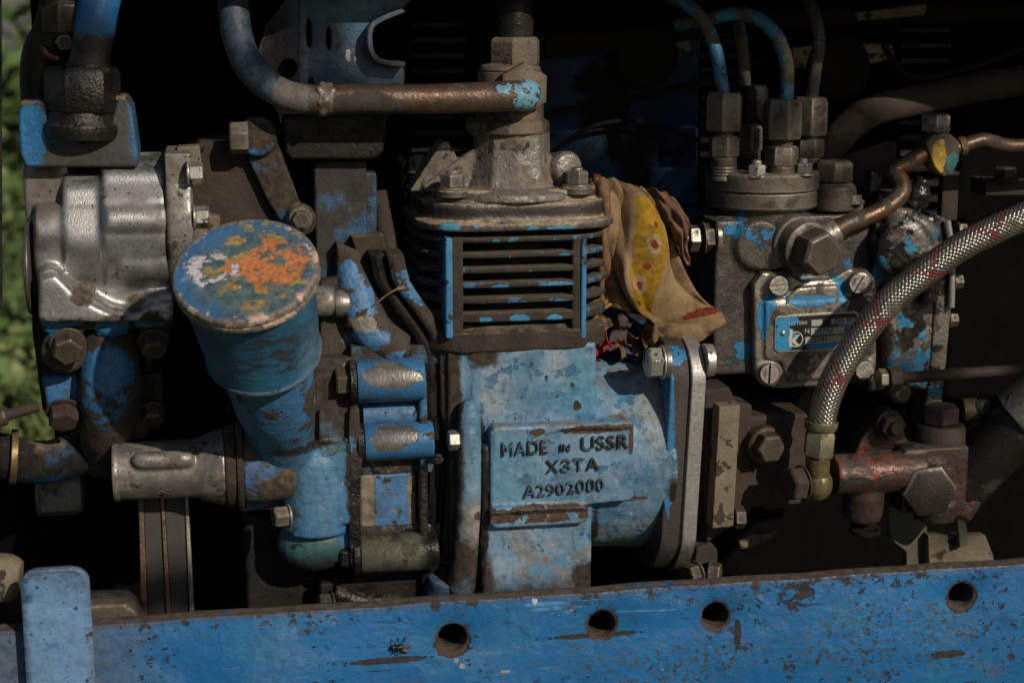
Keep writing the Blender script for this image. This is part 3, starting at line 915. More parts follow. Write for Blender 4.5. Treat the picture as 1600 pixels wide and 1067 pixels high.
m_inj = pipe_paint('injector_pipe_paint', 81.0, .50)
m_inj2 = pipe_paint('injector_pipe_worn', 83.0, .38)
m_plate = mk('plate_black_enamel', (0.018, 0.018, 0.018), .38, .2, wash=.25, var=.3, vs=30, grain=.3, layers=[
    dict(c=(0.03, 0.24, 0.50), m=('OR', EL(1222, 530, 32, 24, 22, .7, 16, 71), EL(1228, 503, 32, 22, 8, .9, 12, 72), EL(1330, 505, 32, 22, 9, .9, 12, 73), EL(1290, 541, 32, 36, 6, .9, 12, 74)), r=.42, h=.6, v=.12)])
m_plateedge = mk('plate_bare_metal', (0.40, 0.39, 0.36), .4, .7, wash=.25, var=.15, vs=20, grain=.5, layers=[
    dict(c=(0.03, 0.24, 0.50), m=EL(1335, 502, 32, 14, 8, .8, 10, 75), r=.42)])
m_ink = mk('stamped_digits', (0.035, 0.033, 0.03), .6, var=.3, grain=.2)
m_print = mk('plate_lettering', (0.6, 0.59, 0.56), .45, .5, wash=.25, var=.2, grain=.2)
m_wire = mk('braid_wire', (0.27, 0.26, 0.235), .34, .85, wash=0, var=.25, vs=10, grain=.3, layers=[
    dict(c=(0.10, 0.08, 0.055), m=n_(50, .56, .68, 85.0, 4.0), r=.6, v=.3)])
m_tracer = mk('braid_red_yarn', (0.16, 0.028, 0.028), .7, var=.35, vs=10, grain=.6)
m_hosecore = mk('hose_core', (0.045, 0.04, 0.034), .7, .2, var=.3, grain=.5)
m_rag = mk('floral_cloth', (0.40, 0.27, 0.155), .95, var=.3, vs=50, grain=1.6, gs=2.2, lump=2, weave=(46, 126, .8), spec=.15, layers=[
    dict(c=(0.09, 0.06, 0.038), m=('K', n_(60, .52, .70, 86.0, 8.0), .55), r=.97, v=.3),
    dict(c=(0.42, 0.245, 0.025), m=('UV', 'band', .42, .66, .10, .62), r=.95, v=.25, vs=10),
    dict(c=(0.48, 0.32, 0.18), m=('OR', ('UV', 'spot', .56, .275, .036, .68), ('UV', 'spot', .50, .43, .038, .68)), r=.95, v=.3, vs=5),
    dict(c=(0.27, 0.05, 0.03), m=('OR', ('UV', 'spot', .58, .205, .011, .68), ('UV', 'spot', .56, .275, .016, .68), ('UV', 'spot', .53, .355, .014, .68), ('UV', 'spot', .50, .43, .016, .68), ('UV', 'spot', .47, .51, .013, .68), ('UV', 'spot', .0, .02, .07, .4), ('UV', 'spot', .90, .62, .05, .4), ('UV', 'spot', .12, .86, .06, .5)), r=.95, v=.35, vs=5)])
m_rag2 = mk('brown_rag', (0.15, 0.085, 0.055), .95, var=.35, vs=30, grain=1.4, gs=3, spec=.1, layers=[
    dict(c=(0.28, 0.12, 0.09), m=n_(40, .52, .6, 87.0), r=.95)])
m_scrap_y = mk('yellow_scrap', (0.30, 0.20, 0.05), .95, var=.4, vs=16, grain=1.5, gs=3, spec=.1)
m_scrap_p = mk('pink_scrap', (0.32, 0.035, 0.065), .9, var=.4, vs=16, grain=1.2, gs=3, spec=.1)
m_scrap_g = mk('mauve_scrap', (0.085, 0.065, 0.072), .9, var=.4, vs=16, grain=1.2, gs=3, spec=.1, layers=[
    dict(c=(0.22, 0.09, 0.04), m=n_(24, .56, .62, 88.0), r=.9)])
m_scrap_b = mk('tan_scrap', (0.20, 0.12, 0.07), .95, var=.4, vs=16, grain=1.5, gs=3, spec=.1)
m_fly = mk('fly_body', (0.008, 0.008, 0.011), .3, var=.4, vs=4, grain=.8, gs=2)
m_wing = mk('fly_wing', (0.10, 0.10, 0.13), .25, var=.3, vs=4, grain=.2)
m_straw = mk('dry_straw', (0.22, 0.15, 0.09), .9, var=.3, vs=8)
m_grass = mk('grass_green', (0.13, 0.165, 0.05), .8, wash=0, var=.45, vs=900, grain=0)
m_leaf = mk('leaf_green', (0.09, 0.15, 0.04), .55, wash=0, var=.5, vs=700, grain=0, layers=[
    dict(c=(0.26, 0.29, 0.12), m=n_(260, .54, .62, 110.0, 3.0), r=.6), dict(c=(0.03, 0.06, 0.02), m=n_(500, .55, .62, 111.0, 3.0), r=.6)])
m_soil = mk('soil_and_turf', (0.07, 0.085, 0.03), .95, wash=0, var=.45, vs=1500, grain=0)

m_joint = mk('joint_dirt_and_oil', (0.045, 0.036, 0.029), .85, var=.5, vs=26, grain=2, gs=5, lump=3, layers=[
    dict(c=(0.05, 0.17, 0.34), m=n_(60, .57, .60, 101.0, 8.0), r=.5, v=.3, h=1),
    dict(c=OIL, m=('OR', ('Z', q(690, 690, 0).z, q(690, 740, 0).z, 60, 30), n_(40, .60, .64, 102.0)), r=.28, v=.5)])
m_core = mk('housing_oily_paint', (0.045, 0.12, 0.22), .45, var=.35, vs=50, grain=1.4, lump=3, layers=[
    dict(c=(0.035, 0.028, 0.023), m=n_(70, .44, .54, 103.0, 8.0), r=.8, v=.5, h=1.2),
    dict(c=(0.16, 0.13, 0.10), m=('K', n_(30, .56, .66, 104.0, 7.0), .8), r=.9, v=.4),
    dict(c=OIL, m=('OR', n_(44, .57, .63, 105.0, 6.0), ('Z', q(610, 860, 20).z, q(610, 900, 20).z, 40, 24)), r=.25, v=.5)])

m_lug = mk('lug_dirt_and_blue', (0.050, 0.040, 0.031), .9, var=.5, vs=26, grain=1.8, gs=5, lump=3, layers=[
    dict(c=(0.03, 0.155, 0.36), m=('OR', EL(96, 500, -34, 32, 11, 1.5, 18, 1, 60, .1), EL(175, 510, -40, 26, 20, 1.1, 18, 2, 60, .1), EL(236, 502, -34, 22, 9, 1.6, 16, 3, 60, .1), EL(84, 520, -34, 12, 20, 1.4, 14, 4, 60, .1)), r=.42, v=.2, h=1)])

m_slope = m_joint

m_elbowblue = mk('elbow_dirt_and_blue', (0.046, 0.037, 0.029), .9, var=.5, vs=26, grain=1.8, gs=5, lump=3, layers=[
    dict(c=(0.035, 0.16, 0.36), m=('OR', EL(168, 578, -40, 40, 34, 1.2, 26, 1, 90, .15), ('AND', EL(165, 630, -40, 34, 36, 1.4, 24, 2, 90, .2), n_(16, .48, .54, 112.0, 6.0))), r=.42, v=.25, h=1)])

m_post = mk('post_dark_paint', (0.030, 0.027, 0.025), .75, var=.5, vs=60, grain=1.2, lump=3, layers=[
    dict(c=(0.025, 0.075, 0.16), m=n_(80, .52, .60, 114.0, 8.0), r=.5, v=.3),
    dict(c=(0.06, 0.05, 0.04), m=('K', n_(40, .55, .66, 115.0, 7.0), .7), r=.9)])

m_field = mk('plate_stamped_field', (0.40, 0.385, 0.35), .45, .15, var=.2, vs=12, grain=.3, wash=.25)
SHADE = ((1400, 40, 200, 60, 30, 5200), (1480, 190, 120, 110, 14, 5200), (1480, 640, 70, 70, 8, 5600), (1580, 800, 60, 60, 8, 5600), (1170, 60, 70, 50, 9, 5000), (200, 900, 70, 26, 9, 5200), (500, 40, 90, 40, 10, 5000), (90, 90, 60, 50, 8, 5200))
# ================================================================== surroundings
GZ = -0.85 / UN
b = B()
b.box((0, 20000, GZ - 50), (120000, 120000, 100))
tag(O('ground', b, m_soil, None, 0), kind='structure')

rg = random.Random(3)
b = B()
for i in range(60000):
    d = 3500 + 26000 * rg.random() ** 1.5
    th = math.radians(rg.uniform(-52, 6))
    x, y = d * math.sin(th), -2600 + d * math.cos(th)
    h = rg.uniform(120, 420) * (1 + .5 * math.sin(x / 1700) * math.cos(y / 2300))
    a = rg.uniform(0, 6.28)
    lx, ly = rg.uniform(-1, 1) * h * .6, rg.uniform(-1, 1) * h * .6
    wd = rg.uniform(9, 20)
    p = [(x - wd * math.cos(a), y - wd * math.sin(a), GZ), (x + wd * math.cos(a), y + wd * math.sin(a), GZ), (x + lx * .5 + wd * .6 * math.cos(a), y + ly * .5 + wd * .6 * math.sin(a), GZ + h * .7), (x + lx, y + ly, GZ + h)]
    vs = [b.bm.verts.new(k) for k in p]
    b.bm.faces.new(vs)
tag(O('grass', b, m_grass, None, 0), kind='stuff')
b = B()
for i in range(19000):
    cxy = rg.choice(((-2300, 4200), (-2900, 6200), (-1900, 7600), (-3600, 8500), (-4600, 11500), (-3100, 12800), (-6500, 15000), (-4200, 16500), (-1500, 17500), (-8500, 18000), (-5600, 19500), (-9500, 9000), (-12000, 14000), (-7000, 5500)))
    r = abs(rg.gauss(0, 700 if cxy[1] < 14000 else 1300)); a = rg.uniform(0, 6.28)
    c = V((cxy[0] + r * math.cos(a), cxy[1] + r * math.sin(a), GZ + rg.uniform(60, 1150 if cxy[1] < 14000 else 4600) * max(.2, 1 - r / 3000)))
    u = V((rg.gauss(0, 1), rg.gauss(0, 1), rg.gauss(0, .6))).normalized(); vv = u.cross(V((rg.gauss(0, 1), rg.gauss(0, 1), 1))).normalized()
    k_ = 1 if cxy[1] < 14000 else 2.4
    L, W = rg.uniform(60, 130) * k_, rg.uniform(28, 55) * k_
    vs = [b.bm.verts.new(c + k) for k in (u * -L, vv * W - u * L * .1, u * L, vv * -W - u * L * .1)]
    b.bm.faces.new(vs)
tag(O('undergrowth', b, m_leaf, None, 0), kind='stuff')

# ================================================================== machine shell behind and over the parts
t = T('engine_block', 'dark greasy engine block filling the shadowed back of the engine bay', 'engine', q(800, 900, 620))
b = B()
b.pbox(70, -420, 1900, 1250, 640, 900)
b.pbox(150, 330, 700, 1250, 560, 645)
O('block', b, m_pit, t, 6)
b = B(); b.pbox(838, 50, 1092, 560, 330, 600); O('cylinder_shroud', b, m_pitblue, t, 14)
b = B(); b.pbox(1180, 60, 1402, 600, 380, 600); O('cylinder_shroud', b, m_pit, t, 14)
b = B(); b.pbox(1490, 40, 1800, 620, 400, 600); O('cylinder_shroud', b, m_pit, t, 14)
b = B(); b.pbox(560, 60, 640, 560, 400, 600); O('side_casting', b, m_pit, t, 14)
finme = None
for (x0, x1, y0, y1, n, yy) in ((642, 728, 40, 330, 13, 380), (1094, 1176, 66, 330, 13, 350), (1406, 1486, 24, 360, 15, 400)):
    for k in range(n):
        py = y0 + (y1 - y0) * k / (n - 1)
        b = B(); b.pbox(x0, py - 5, x1, py + 4, yy, yy + 120)
        O('cooling_fin', b, m_dark, t, 1.5)
for a_ in ((642, 20, 728, 345, 440, 640), (1094, 40, 1176, 340, 440, 640), (1406, 0, 1486, 370, 480, 640)):
    b = B(); b.pbox(*a_); O('barrel', b, m_pit, t, 4)
b = B(); b.tube([q(850, 70, 300), q(960, 62, 300), q(1100, 40, 300), q(1250, 28, 310), q(1420, 20, 320), q(1700, 10, 330)], 22, 16)
O('overhead_pipe', b, m_back, t, 0)
for (px, py, r) in ((1300, 105, 60), (1000, 85, 60)):
    b = B(); b.lathe(q(px, py, 330), FRONT, [(r, 0), (r, 30), (r * .8, 44), (0, 46)], 28)
    O('core_plug', b, m_back, t, 2)
b = B(); b.plate([(985, 92), (1040, 68), (1080, 62), (1080, 80), (1010, 108)], 300, 24); O('sunlit_cover_lip', b, m_tan, t, 3)  # pale tan lips: sun patches on the covers put into their colour
b = B(); b.plate([(1236, 76), (1300, 66), (1396, 70), (1398, 92), (1310, 112), (1240, 108)], 300, 30); O('sunlit_cover_lip', b, m_tan, t, 4)
b = B(); b.plate([(1336, 20), (1450, 6), (1446, 24), (1340, 34)], 290, 20); O('sunlit_cover_lip', b, m_tan, t, 3)
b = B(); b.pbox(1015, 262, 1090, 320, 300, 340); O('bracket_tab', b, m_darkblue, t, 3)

b = B(); b.box((200, 490, 575), (2700, 1010, 10)); b.box((200, -19, 560), (2700, 8, 32))
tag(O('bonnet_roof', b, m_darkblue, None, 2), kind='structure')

t = T('front_support', 'black front axle support below the blue hose at lower left', 'support', q(60, 900, 300))
b = B(); b.pbox(-300, 752, 330, 1400, 300, 420); O('casting', b, m_pit, t, 6)
b = B(); b.lathe(q(58, 775, 250), XA, [(30, 0), (34, 8), (34, 60), (28, 74)], 24); O('sleeve', b, m_steeldust, t, 1.5)
b = B(); b.pbox(62, 752, 128, 800, 215, 300); O('shield', b, m_alu2, t, 3)

t = T('cab_post', 'thin black upright post at the extreme left edge', 'post', q(-12, 480, -60))
b = B(); b.plate([(-70, -300), (1.5, -300), (3.5, 484), (-70, 484)], -30, 5); O('upright', b, m_dark, t, 3)

t = T('wiring_loom', 'thin black cables running across the dark back of the bay', 'cable', q(1000, 120, 300))
for pts_, r_ in (([q(640, 150, 320), q(760, 190, 310), q(900, 170, 300), q(1090, 130, 310), q(1200, 90, 320)], 5), ([q(860, 240, 300), q(920, 200, 300), q(1000, 190, 300), q(1090, 220, 310)], 4), ([q(1380, 70, 300), q(1420, 120, 300), q(1500, 110, 310), q(1640, 60, 320)], 6)):
    b = B(); b.tube(pts_, r_, 8, 8); O('cable', b, m_back, t, 0)

# unseen leaf clusters added to shade chosen spots and break the sunlight into patches
rt = random.Random(21)
b = B()
def leaf(c, L):
    u = V((rt.gauss(0, 1), rt.gauss(0, 1), rt.gauss(0, .7))).normalized()
    v = u.cross(V((rt.gauss(0, 1), rt.gauss(0, 1), rt.gauss(0, 1)))).normalized()
    W = L * rt.uniform(.34, .5)
    vs = [b.bm.verts.new(c + k) for k in (u * -L, u * -L * .3 + v * W, u * L * .4 + v * W * .8, u * L, u * L * .4 - v * W * .8, u * -L * .3 - v * W)]
    b.bm.faces.new(vs)
for (px, py, rx, ry, n, d0) in SHADE:
    twig = None
    for k in range(n):
        c = q(px + rt.gauss(0, rx), py + rt.gauss(0, ry), 0) + SUN * (d0 + rt.uniform(-450, 450))
        leaf(c, rt.uniform(60, 105))
        if k % 9 == 0:
            if twig is not None and (twig - c).length < 900:
                b.tube([twig, (twig + c) / 2 + V((0, 0, -20)), c], 4, 5, 2)
            twig = c
tag(O('shade_foliage', b, m_leaf, None, 0), kind='stuff')

# ================================================================== frame rail
RY0, RY1 = -172, -140
zt = q(800, 933, RY0).z
t = T('frame_rail', 'long bright blue painted frame rail with four bolt holes across the bottom', 'frame rail', q(800, 1067, RY0))
x0, x1 = q(-260, 1000, RY0).x, q(1960, 880, RY0).x
zb = zt - 330
holes = []
for (hx, hy, hr) in ((707, 996, 21.5), (940.5, 975, 20.5), (1118, 961.5, 20.5), (1502, 930, 20)):
    c = q(hx, hy, RY0)
    holes.append((c, hr * 1.0))
hl = [[c + V((math.cos(k * math.pi / 16) * r, 0, math.sin(k * math.pi / 16) * r)) for k in range(32)] for c, r in holes]
b = B()
P = [V((x0, RY0, zb)), V((x1, RY0, zb)), V((x1, RY0, zt))]
P += [V((x1 + (x0 - x1) * k / 40, RY0, zt + .9 * math.sin(k * 2.1) + .6 * math.sin(k * 5.3))) for k in range(1, 40)]
P += [V((x0, RY0, zt))]
b.prismc(P, (0, RY1 - RY0, 0), hl, 4)
O('web_plate', b, m_rail, t, 0)
for i, (c, r) in enumerate(holes):
    b = B(); p = V((c.x, RY1, c.z))
    b.lathe(p, YA, [(r * 1.5, 0.4), (r * 1.5, 60), (0, 60)], 28) if False else b._ring(p + YA * .4, YA, r * 1.35, r * 1.03, 55, 28)
    b.cyl(p + YA * 50, p + YA * 58, r * 1.3)
    O('bushing', b, m_rust, t, 1)
c, r = holes[1]
bolt('bolt', t, V((c.x + 4, RY1 + 44, c.z - 4)), FRONT, 9, 12, m_steel)

t = T('hanger_strap', 'pale blue steel strap with rounded top hooked over the rail at lower left', 'strap', q(92, 1067, RY0))
prof = [(-22, -240), (-22, -20), (-22, 20), (-23, 36), (-26, 52), (-31, 68), (-37, 84)]
c = q(92, 960, RY0)
b = B()
rows = []
zref = q(92, 962, RY0).z
for i, (dy, dz) in enumerate(prof):
    pass
pts = catmull([V((0, a, d)) for a, d in prof], 5)
LZ = []
for i, p in enumerate(pts):
    tt = i / (len(pts) - 1)
    rem = (pts[-1] - p).length
    hw = 47
    if rem < 26:
        hw = 47 - 26 + math.sqrt(max(0, 26 * 26 - (26 - rem) ** 2))
    LZ.append((p, max(hw, 22)))
for p, hw in LZ:
    rows.append([V((c.x + hw * k / 5, RY0 + p.y, zref + p.z)) for k in range(-5, 6)])
b.grid(rows)
o = O('strap', b, m_strap, t, 0)
m = o.modifiers.new('gauge', 'SOLIDIFY'); m.thickness = 9 * UN; m.offset = 0

# the fly on the rail
fp = q(622, 1011, RY0 - 5)
t = T('fly', 'small black fly sitting on the blue rail left of the first hole', 'fly', fp)
b = B(); b.ball(fp + V((2, -1, 0)), (8, 4.6, 5.2), 14); b.ball(fp + V((-7, -1, .5)), (4.6, 3.6, 4.2), 12); b.ball(fp + V((10.5, 0, -1.5)), (6.5, 4, 4.6), 12)
O('body', b, m_fly, t, 0)
for sg in (1, -1):
    b = B()
    vs = [b.bm.verts.new(fp + V(k)) for k in ((3, -4, 2 * sg), (12, -5, 6.5 * sg), (19, -4.5, 5.5 * sg - 1), (18, -3.8, 1.5 * sg - 1), (9, -4, .6 * sg))]
    b.bm.faces.new(vs)
    O('wing', b, m_wing, t, 0)
for (dx, dz, dr) in ((-6, 8, -3), (0, 9, 1), (6, 8, 5), (-6, -7, -4), (0, -8, 1), (6, -7, 5)):
    b = B(); b.tube([fp + V((dx * .4, 0, dz * .3)), fp + V((dx * .8 + dr * .3, -4, dz * .9)), fp + V((dx + dr, 4.5, dz * 1.5))], .65, 6, 3)
    O('leg', b, m_fly, t, 0)

# ================================================================== air compressor
CY = 118
t = comp = T('air_compressor', 'pale blue finned air compressor with raised lettering on its crankcase', 'compressor', q(830, 930, CY))
A = q(870, 708, CY)
xl, xr = q(716, 712, -36).x, q(1058, 700, -36).x
b = B()
b.lathe((xl + 6, CY, A.z), XA, [(154, 0), (156, (xr - xl) * .6), (159, (xr - xl) * .8), (168, (xr - xl) - 16), (170, xr - xl - 6)], 56)
b.pbox(738, 536, 932, 700, -28, 230)
b.pbox(752, 690, 926, 940, -50, 230)
b.pbox(700, 540, 746, 960, -22, 220)
# stiffening rib at the left of the pad
b.cyl((q(835, 600, 0).x, 66, q(800, 536, -20).z), (q(835, 600, 0).x, 66, q(800, 700, -20).z), 98, 100, 40)
# lower right shoulder
b.ball(q(905, 640, 40), (60, 70, 60)); b.ball(q(765, 560, 30), (50, 60, 50))
CAST('crankcase', b, m_comp, comp, 3.0, 30, 2.2)
b = B()
# lettered pad and its step
b.prism([q(a, c_, -57) for a, c_ in ((766, 676), (774, 668), (984, 658), (991, 664), (991, 776), (984, 783), (925, 788), (772, 796), (766, 790))], (0, 60, 0))
b.prism([q(a, c_, -67) for a, c_ in ((766, 800), (774, 793), (912, 789), (920, 794), (920, 812), (912, 818), (774, 826), (766, 820))], (0, 60, 0))
b.tube([q(850, 676, -57), q(880, 668, -58), q(940, 666, -59), q(986, 666, -58)], [2, 5, 5, 3], 10)
CAST('label_pad', b, m_comp, comp, 2.4, 7, 1.6)
b = B()
b.tube([q(733, 640, -36), q(733, 700, -44), q(732, 780, -44), q(727, 850, -36), q(720, 920, -20)], [17, 20, 20, 21, 24], 18)
b.ball(q(733, 640, -36), 17.5)
CAST('stiffening_rib', b, m_comp, comp, 2.6, 7, 1.6)
# lettering
for (s_, px, py, size, tilt, sx_) in (('MADE', 783, 713, 27.5, .02, .80), ('IN', 874, 706, 15, .02, .95), ('USSR', 907, 704, 27.5, .015, 1.0), ('\u0425\u0417\u0422\u0410', 853, 739, 24, .02, 1.08), ('A2902000', 818, 778, 25, .045, .98)):
    text('raised_lettering', s_, m_letter, comp, q(px, py, -59.6), size * 1.13, 2.8, 90, tilt, 0, 'LEFT', 0, sx_ * 1.08, .0)
# cylinder
cx = (q(641, 430, CY).x + q(931, 430, CY).x) / 2
HB = (q(931, 430, CY).x - q(641, 430, CY).x) / 2
zf = lambda py: q(805, py, -24).z
b = B(); b.cyl((cx, CY, zf(545)), (cx, CY, zf(340)), HB - 36, None, 48)
O('cylinder_wall', b, m_dark, comp, 0)
fin_me = {}
for k, (py, th) in enumerate(((374, 8), (398, 8.5), (421, 9), (444, 9), (468, 9.5), (494, 15))):
    me = fin_me.get(th)
    if me is None:
        b = B()
        b.prism([V((x, y, -th / 2)) for x, y in rr2(-HB, HB, -HB + 4, HB, 92, 9)], (0, 0, th))
        me = mesh('cooling_fin', b)
        fin_me[th] = me
    o = link('cooling_fin', me, m_fin, comp, V((cx, CY, zf(py))))
    m = o.modifiers.new('round', 'BEVEL'); m.width = 3.4 * UN; m.segments = 3; m.limit_method = 'ANGLE'; m.angle_limit = math.radians(40); m.harden_normals = True
for px0, px1, pa, pb_ in ((696, 708, 706, 724), (908, 917, 894, 910)):
    b = B(); b.pbox(px0, 372, px1, 530, -36 if px0 < 800 else -32, 60)
    O('cylinder_rib', b, m_rib, comp, 3.5)
    b = B(); b.pbox(pa, 372, pb_, 532, -28, 60); CAST('rib_flank', b, m_dirt, comp, 2.4, 4, 1.5)
b = B(); b.prism([V((x, y, zf(548))) for x, y in rr2(cx - HB + 2, cx + HB - 6, CY - HB + 2, CY + HB, 70, 8)], (0, 0, zf(516) - zf(548)))
b.prism([V((x, y, zf(518))) for x, y in rr2(cx - HB + 30, cx + HB - 30, CY - HB + 16, CY + HB - 20, 80, 8)], (0, 0, 9))
CAST('cylinder_foot', b, m_dirt, comp, 3.5, 5, 3)
# cylinder head
b = B()
hc = HB - 1
b.prism([V((x, y, zf(360))) for x, y in rr2(cx - hc - 2, cx + hc + 8, CY - hc - 4, CY + hc, 80, 8)], (0, 0, 14))
b.prism([V((x, y, zf(348))) for x, y in rr2(cx - hc + 10, cx + hc - 4, CY - hc + 8, CY + hc - 8, 80, 8)], (0, 0, zf(318) - zf(348)))
b.prism([V((x, y, zf(318))) for x, y in rr2(cx - hc + 22, cx + hc - 12, CY - hc + 26, CY + hc - 20, 76, 8)], (0, 0, zf(300) - zf(318)))
zt2 = zf(300) + 3
CAST('cylinder_head', b, m_head, comp, 3.0, 4, 1.2)
dc = V((q(800, 250, 60).x, 66, 0))
b = B()
z1, z2 = q(800, 300, 60).z, q(800, 196, 20).z
b.lathe((dc.x, dc.y, z1 - 6), ZA, [(84, 0), (74, 12), (66, 32), (62, 60), (60, z2 - z1 + 4)], 10, .3)
b.lathe((dc.x, dc.y + 6, z1 - 8), ZA, [(108, 0), (106, 12), (84, 18)], 40)
b.prism([V((dc.x + x, y, z1 - 4)) for x, y in rr2(40, 104, 60, 150, 20)], (0, 0, 30))
b.lathe(q(876, 262, 60), (0.15, -1, 0.1), [(24, -40), (26, 26), (20, 34)], 20)
b.prism([q(a, c_, 50) for a, c_ in ((742, 232), (762, 222), (762, 302), (668, 302), (660, 292))], (0, 24, 0))
b.prism([q(a, c_, 60) for a, c_ in ((690, 222), (702, 222), (742, 300), (640, 300))], (0, 60, 0))
CAST('valve_dome', b, m_dome, comp, 2.6, 4, 1.8)
for px, py, ph in ((707, 296, .2), (901, 291, .5)):
    b = B(); p = q(px, py + 2, 10); 
    b.lathe(p + V((0, 0, -9)), ZA, [(25, 0), (25, 9), (23, 11)], 24); O('boss', b, m_head, comp, 1)
    bolt('nut', comp, p + V((0, 0, 2)), ZA, 20 if px < 800 else 19, 21, m_steel if px > 800 else m_steeldust, 1.15, 7, ph)
bolt('nut', comp, q(655, 270, 120), ZA, 18, 22, m_steeldust, 1.15, 6, .3)
# right flange, gasket plate, bolts
fx = q(1050, 700, -60).x
def fplate(x, d, r, z0, z1, y0, y1):
    bb = B(); bb.prism([V((x - max(0, (z0 + 130 - z) * .16), y, z)) for y, z in rr2(y0, y1, z0, z1, r, 10)], (d, 0, 0)); return bb
ztop, zbot = q(1070, 541, -50).z, q(1065, 905, -50).z
O('flange', fplate(fx, 32, 62, zbot + 3, ztop, -44, 300), m_flange, comp, 3)
O('adapter_plate', fplate(fx + 33, 24, 64, zbot - 2, ztop + 2, -50, 304), m_gasket, comp, 2.5)
p = V((fx, -30, q(1030, 566, -30).z))
b = B(); b.cyl(p + XA * -9, p, 27, 27); O('boss', b, m_steel, comp, 1.5)
b = B(); b.cyl(p + XA * 57, p + XA * 72, 27, 26); O('boss', b, m_bright, comp, 1.5)
bolt('bolt', comp, p + XA * -9, -XA, 26, 24, m_bright, 1.05, 0, .3)
# left drive flange: two wavy plates
fl = q(690, 700, -10).x
prof = [(604, 396), (614, 440), (642, 480), (672, 522), (688, 560), (690, 640), (700, 700), (698, 760), (692, 830), (686, 912)]
band = lambda o0, o1, yd, dd: bb_.plate([(a_ + o0, c_) for a_, c_ in prof] + [(a_ + o1, c_) for a_, c_ in prof][::-1], yd, dd)
for o0, o1, yd, rid, mat_, nm in ((-28, -3, 4, -16, m_dark, 'gasket_flange'), (-1, 26, -8, 10, m_joint, 'joint_flange')):
    bb_ = B(); band(o0, o1, yd, 60)
    bb_.tube([q(a_ + rid, c_, yd + 1) for a_, c_ in prof], 6.5, 12, 6)
    bb_.tube([q(a_ + o0 + 4, c_, yd + 2) for a_, c_ in prof], 4, 10, 6)
    CAST(nm, bb_, mat_, comp, 2.4, 4, 2.6)
bolt('bolt', comp, q(700, 688, -42), XA, 16, 18, m_bright, 0, 0, .2)
bolt('bolt', comp, q(684, 716, -40), FRONT, 9, 8, m_oil)
b = B(); b.tube([q(700, 900, 0), q(690, 950, 10), q(680, 1000, 20)], 34, 16); CAST('foot', b, m_darkblue, comp, 3, 4, 2)
# outlet fitting on the dome and the pipe that leaves it
t = T('outlet_fitting', 'dusty elbow fitting standing on the dome of the compressor head', 'fitting', q(795, 205, 66))
ez = lambda py: q(800, py, 40).z
b = B()
b.cyl((dc.x - 2, 66, ez(200)), (dc.x - 2, 66, ez(112)), 54, 50, 40)
b.lathe((dc.x - 2, 66, ez(112)), ZA, [(50, 0), (46, 8), (34, 12)], 40)
O('elbow_body', b, m_elbow, t, 3)
b = B(); b.lathe((dc.x - 6, 66, ez(212)), ZA, [(60, 0), (66, 4), (66, 20), (58, 26)], 12, .2); O('collar', b, m_elbow, t, 2)
b = B(); b.hex(q(815, 138, 22), FRONT, 40, 26, .5); O('hex_boss', b, m_elbow, t, 2)
b = B(); b.hex((dc.x + 6, 66, ez(104)), ZA, 42, 44, .25); O('union_nut', b, m_elbow, t, 2)
b = B(); b.tube([V((dc.x + 4, 66, ez(70))), V((dc.x + 4, 68, ez(0))), V((dc.x, 90, ez(-120)))], 30, 20); O('riser_pipe', b, m_dark, t, 0)

t = T('air_pipe', 'bronze brown air pipe running level across the front with chipped blue end', 'pipe', q(620, 155, -20))
pts = [q(362, -60, 60), q(364, 0, 50), q(372, 62, 30), q(396, 112, 6), q(440, 146, -14), q(490, 156, -24), q(560, 155, -28), q(660, 155, -28), q(760, 152, -28), q(806, 150, -28)]
b = B(); b.tube(pts, [23, 23, 23, 23, 22, 22, 22, 22, 22.5, 23], 24, 8)
O('pipe', b, m_airpipe, t, 0)
b = B(); c = q(812, 150, -28)
b.tube([c + V((-10, 0, 0)), c + V((8, 4, .5)), c + V((15, 22, .5)), c + V((16, 50, 0))], [22.8, 23.4, 23.4, 22], 24, 8)
O('elbow_end', b, m_airpipe, t, 0)
b = B()
for k in range(16):
    a = k * .8
    p = q(508 + 6 * math.sin(k * 1.9), 155, -26)
    b.ball(p + V((R_.uniform(-7, 7), math.cos(a) * 20, math.sin(a) * 20)), R_.uniform(5, 8), 8)
b.cyl(q(498, 155.5, -25), q(520, 155, -26), 23.5)
CAST('weld_bead', b, m_steeldust, t, 2.2, 3, 1)

m_foot = mk('foot_dirt_and_blue', (0.052, 0.042, 0.033), .92, var=.5, vs=30, grain=2, gs=6, lump=4, layers=[
    dict(c=(0.07, 0.19, 0.38), m=('OR', ('AND', EL(556, 466, 10, 30, 34, 1.6, 20, 1, 90), n_(30, .42, .46, 113.0, 8.0)), EL(575, 530, 6, 34, 18, 1.6, 20, 2, 90, .15), EL(630, 556, 10, 30, 12, 1.5, 20, 3, 90, .15), EL(545, 430, 10, 14, 20, 1.4, 20, 4, 90, .15)), r=.5, v=.2),
    dict(c=(0.28, 0.26, 0.22), m=EL(566, 505, 8, 22, 14, 1.6, 14, 5, 90, .1), r=.6, v=.3)])
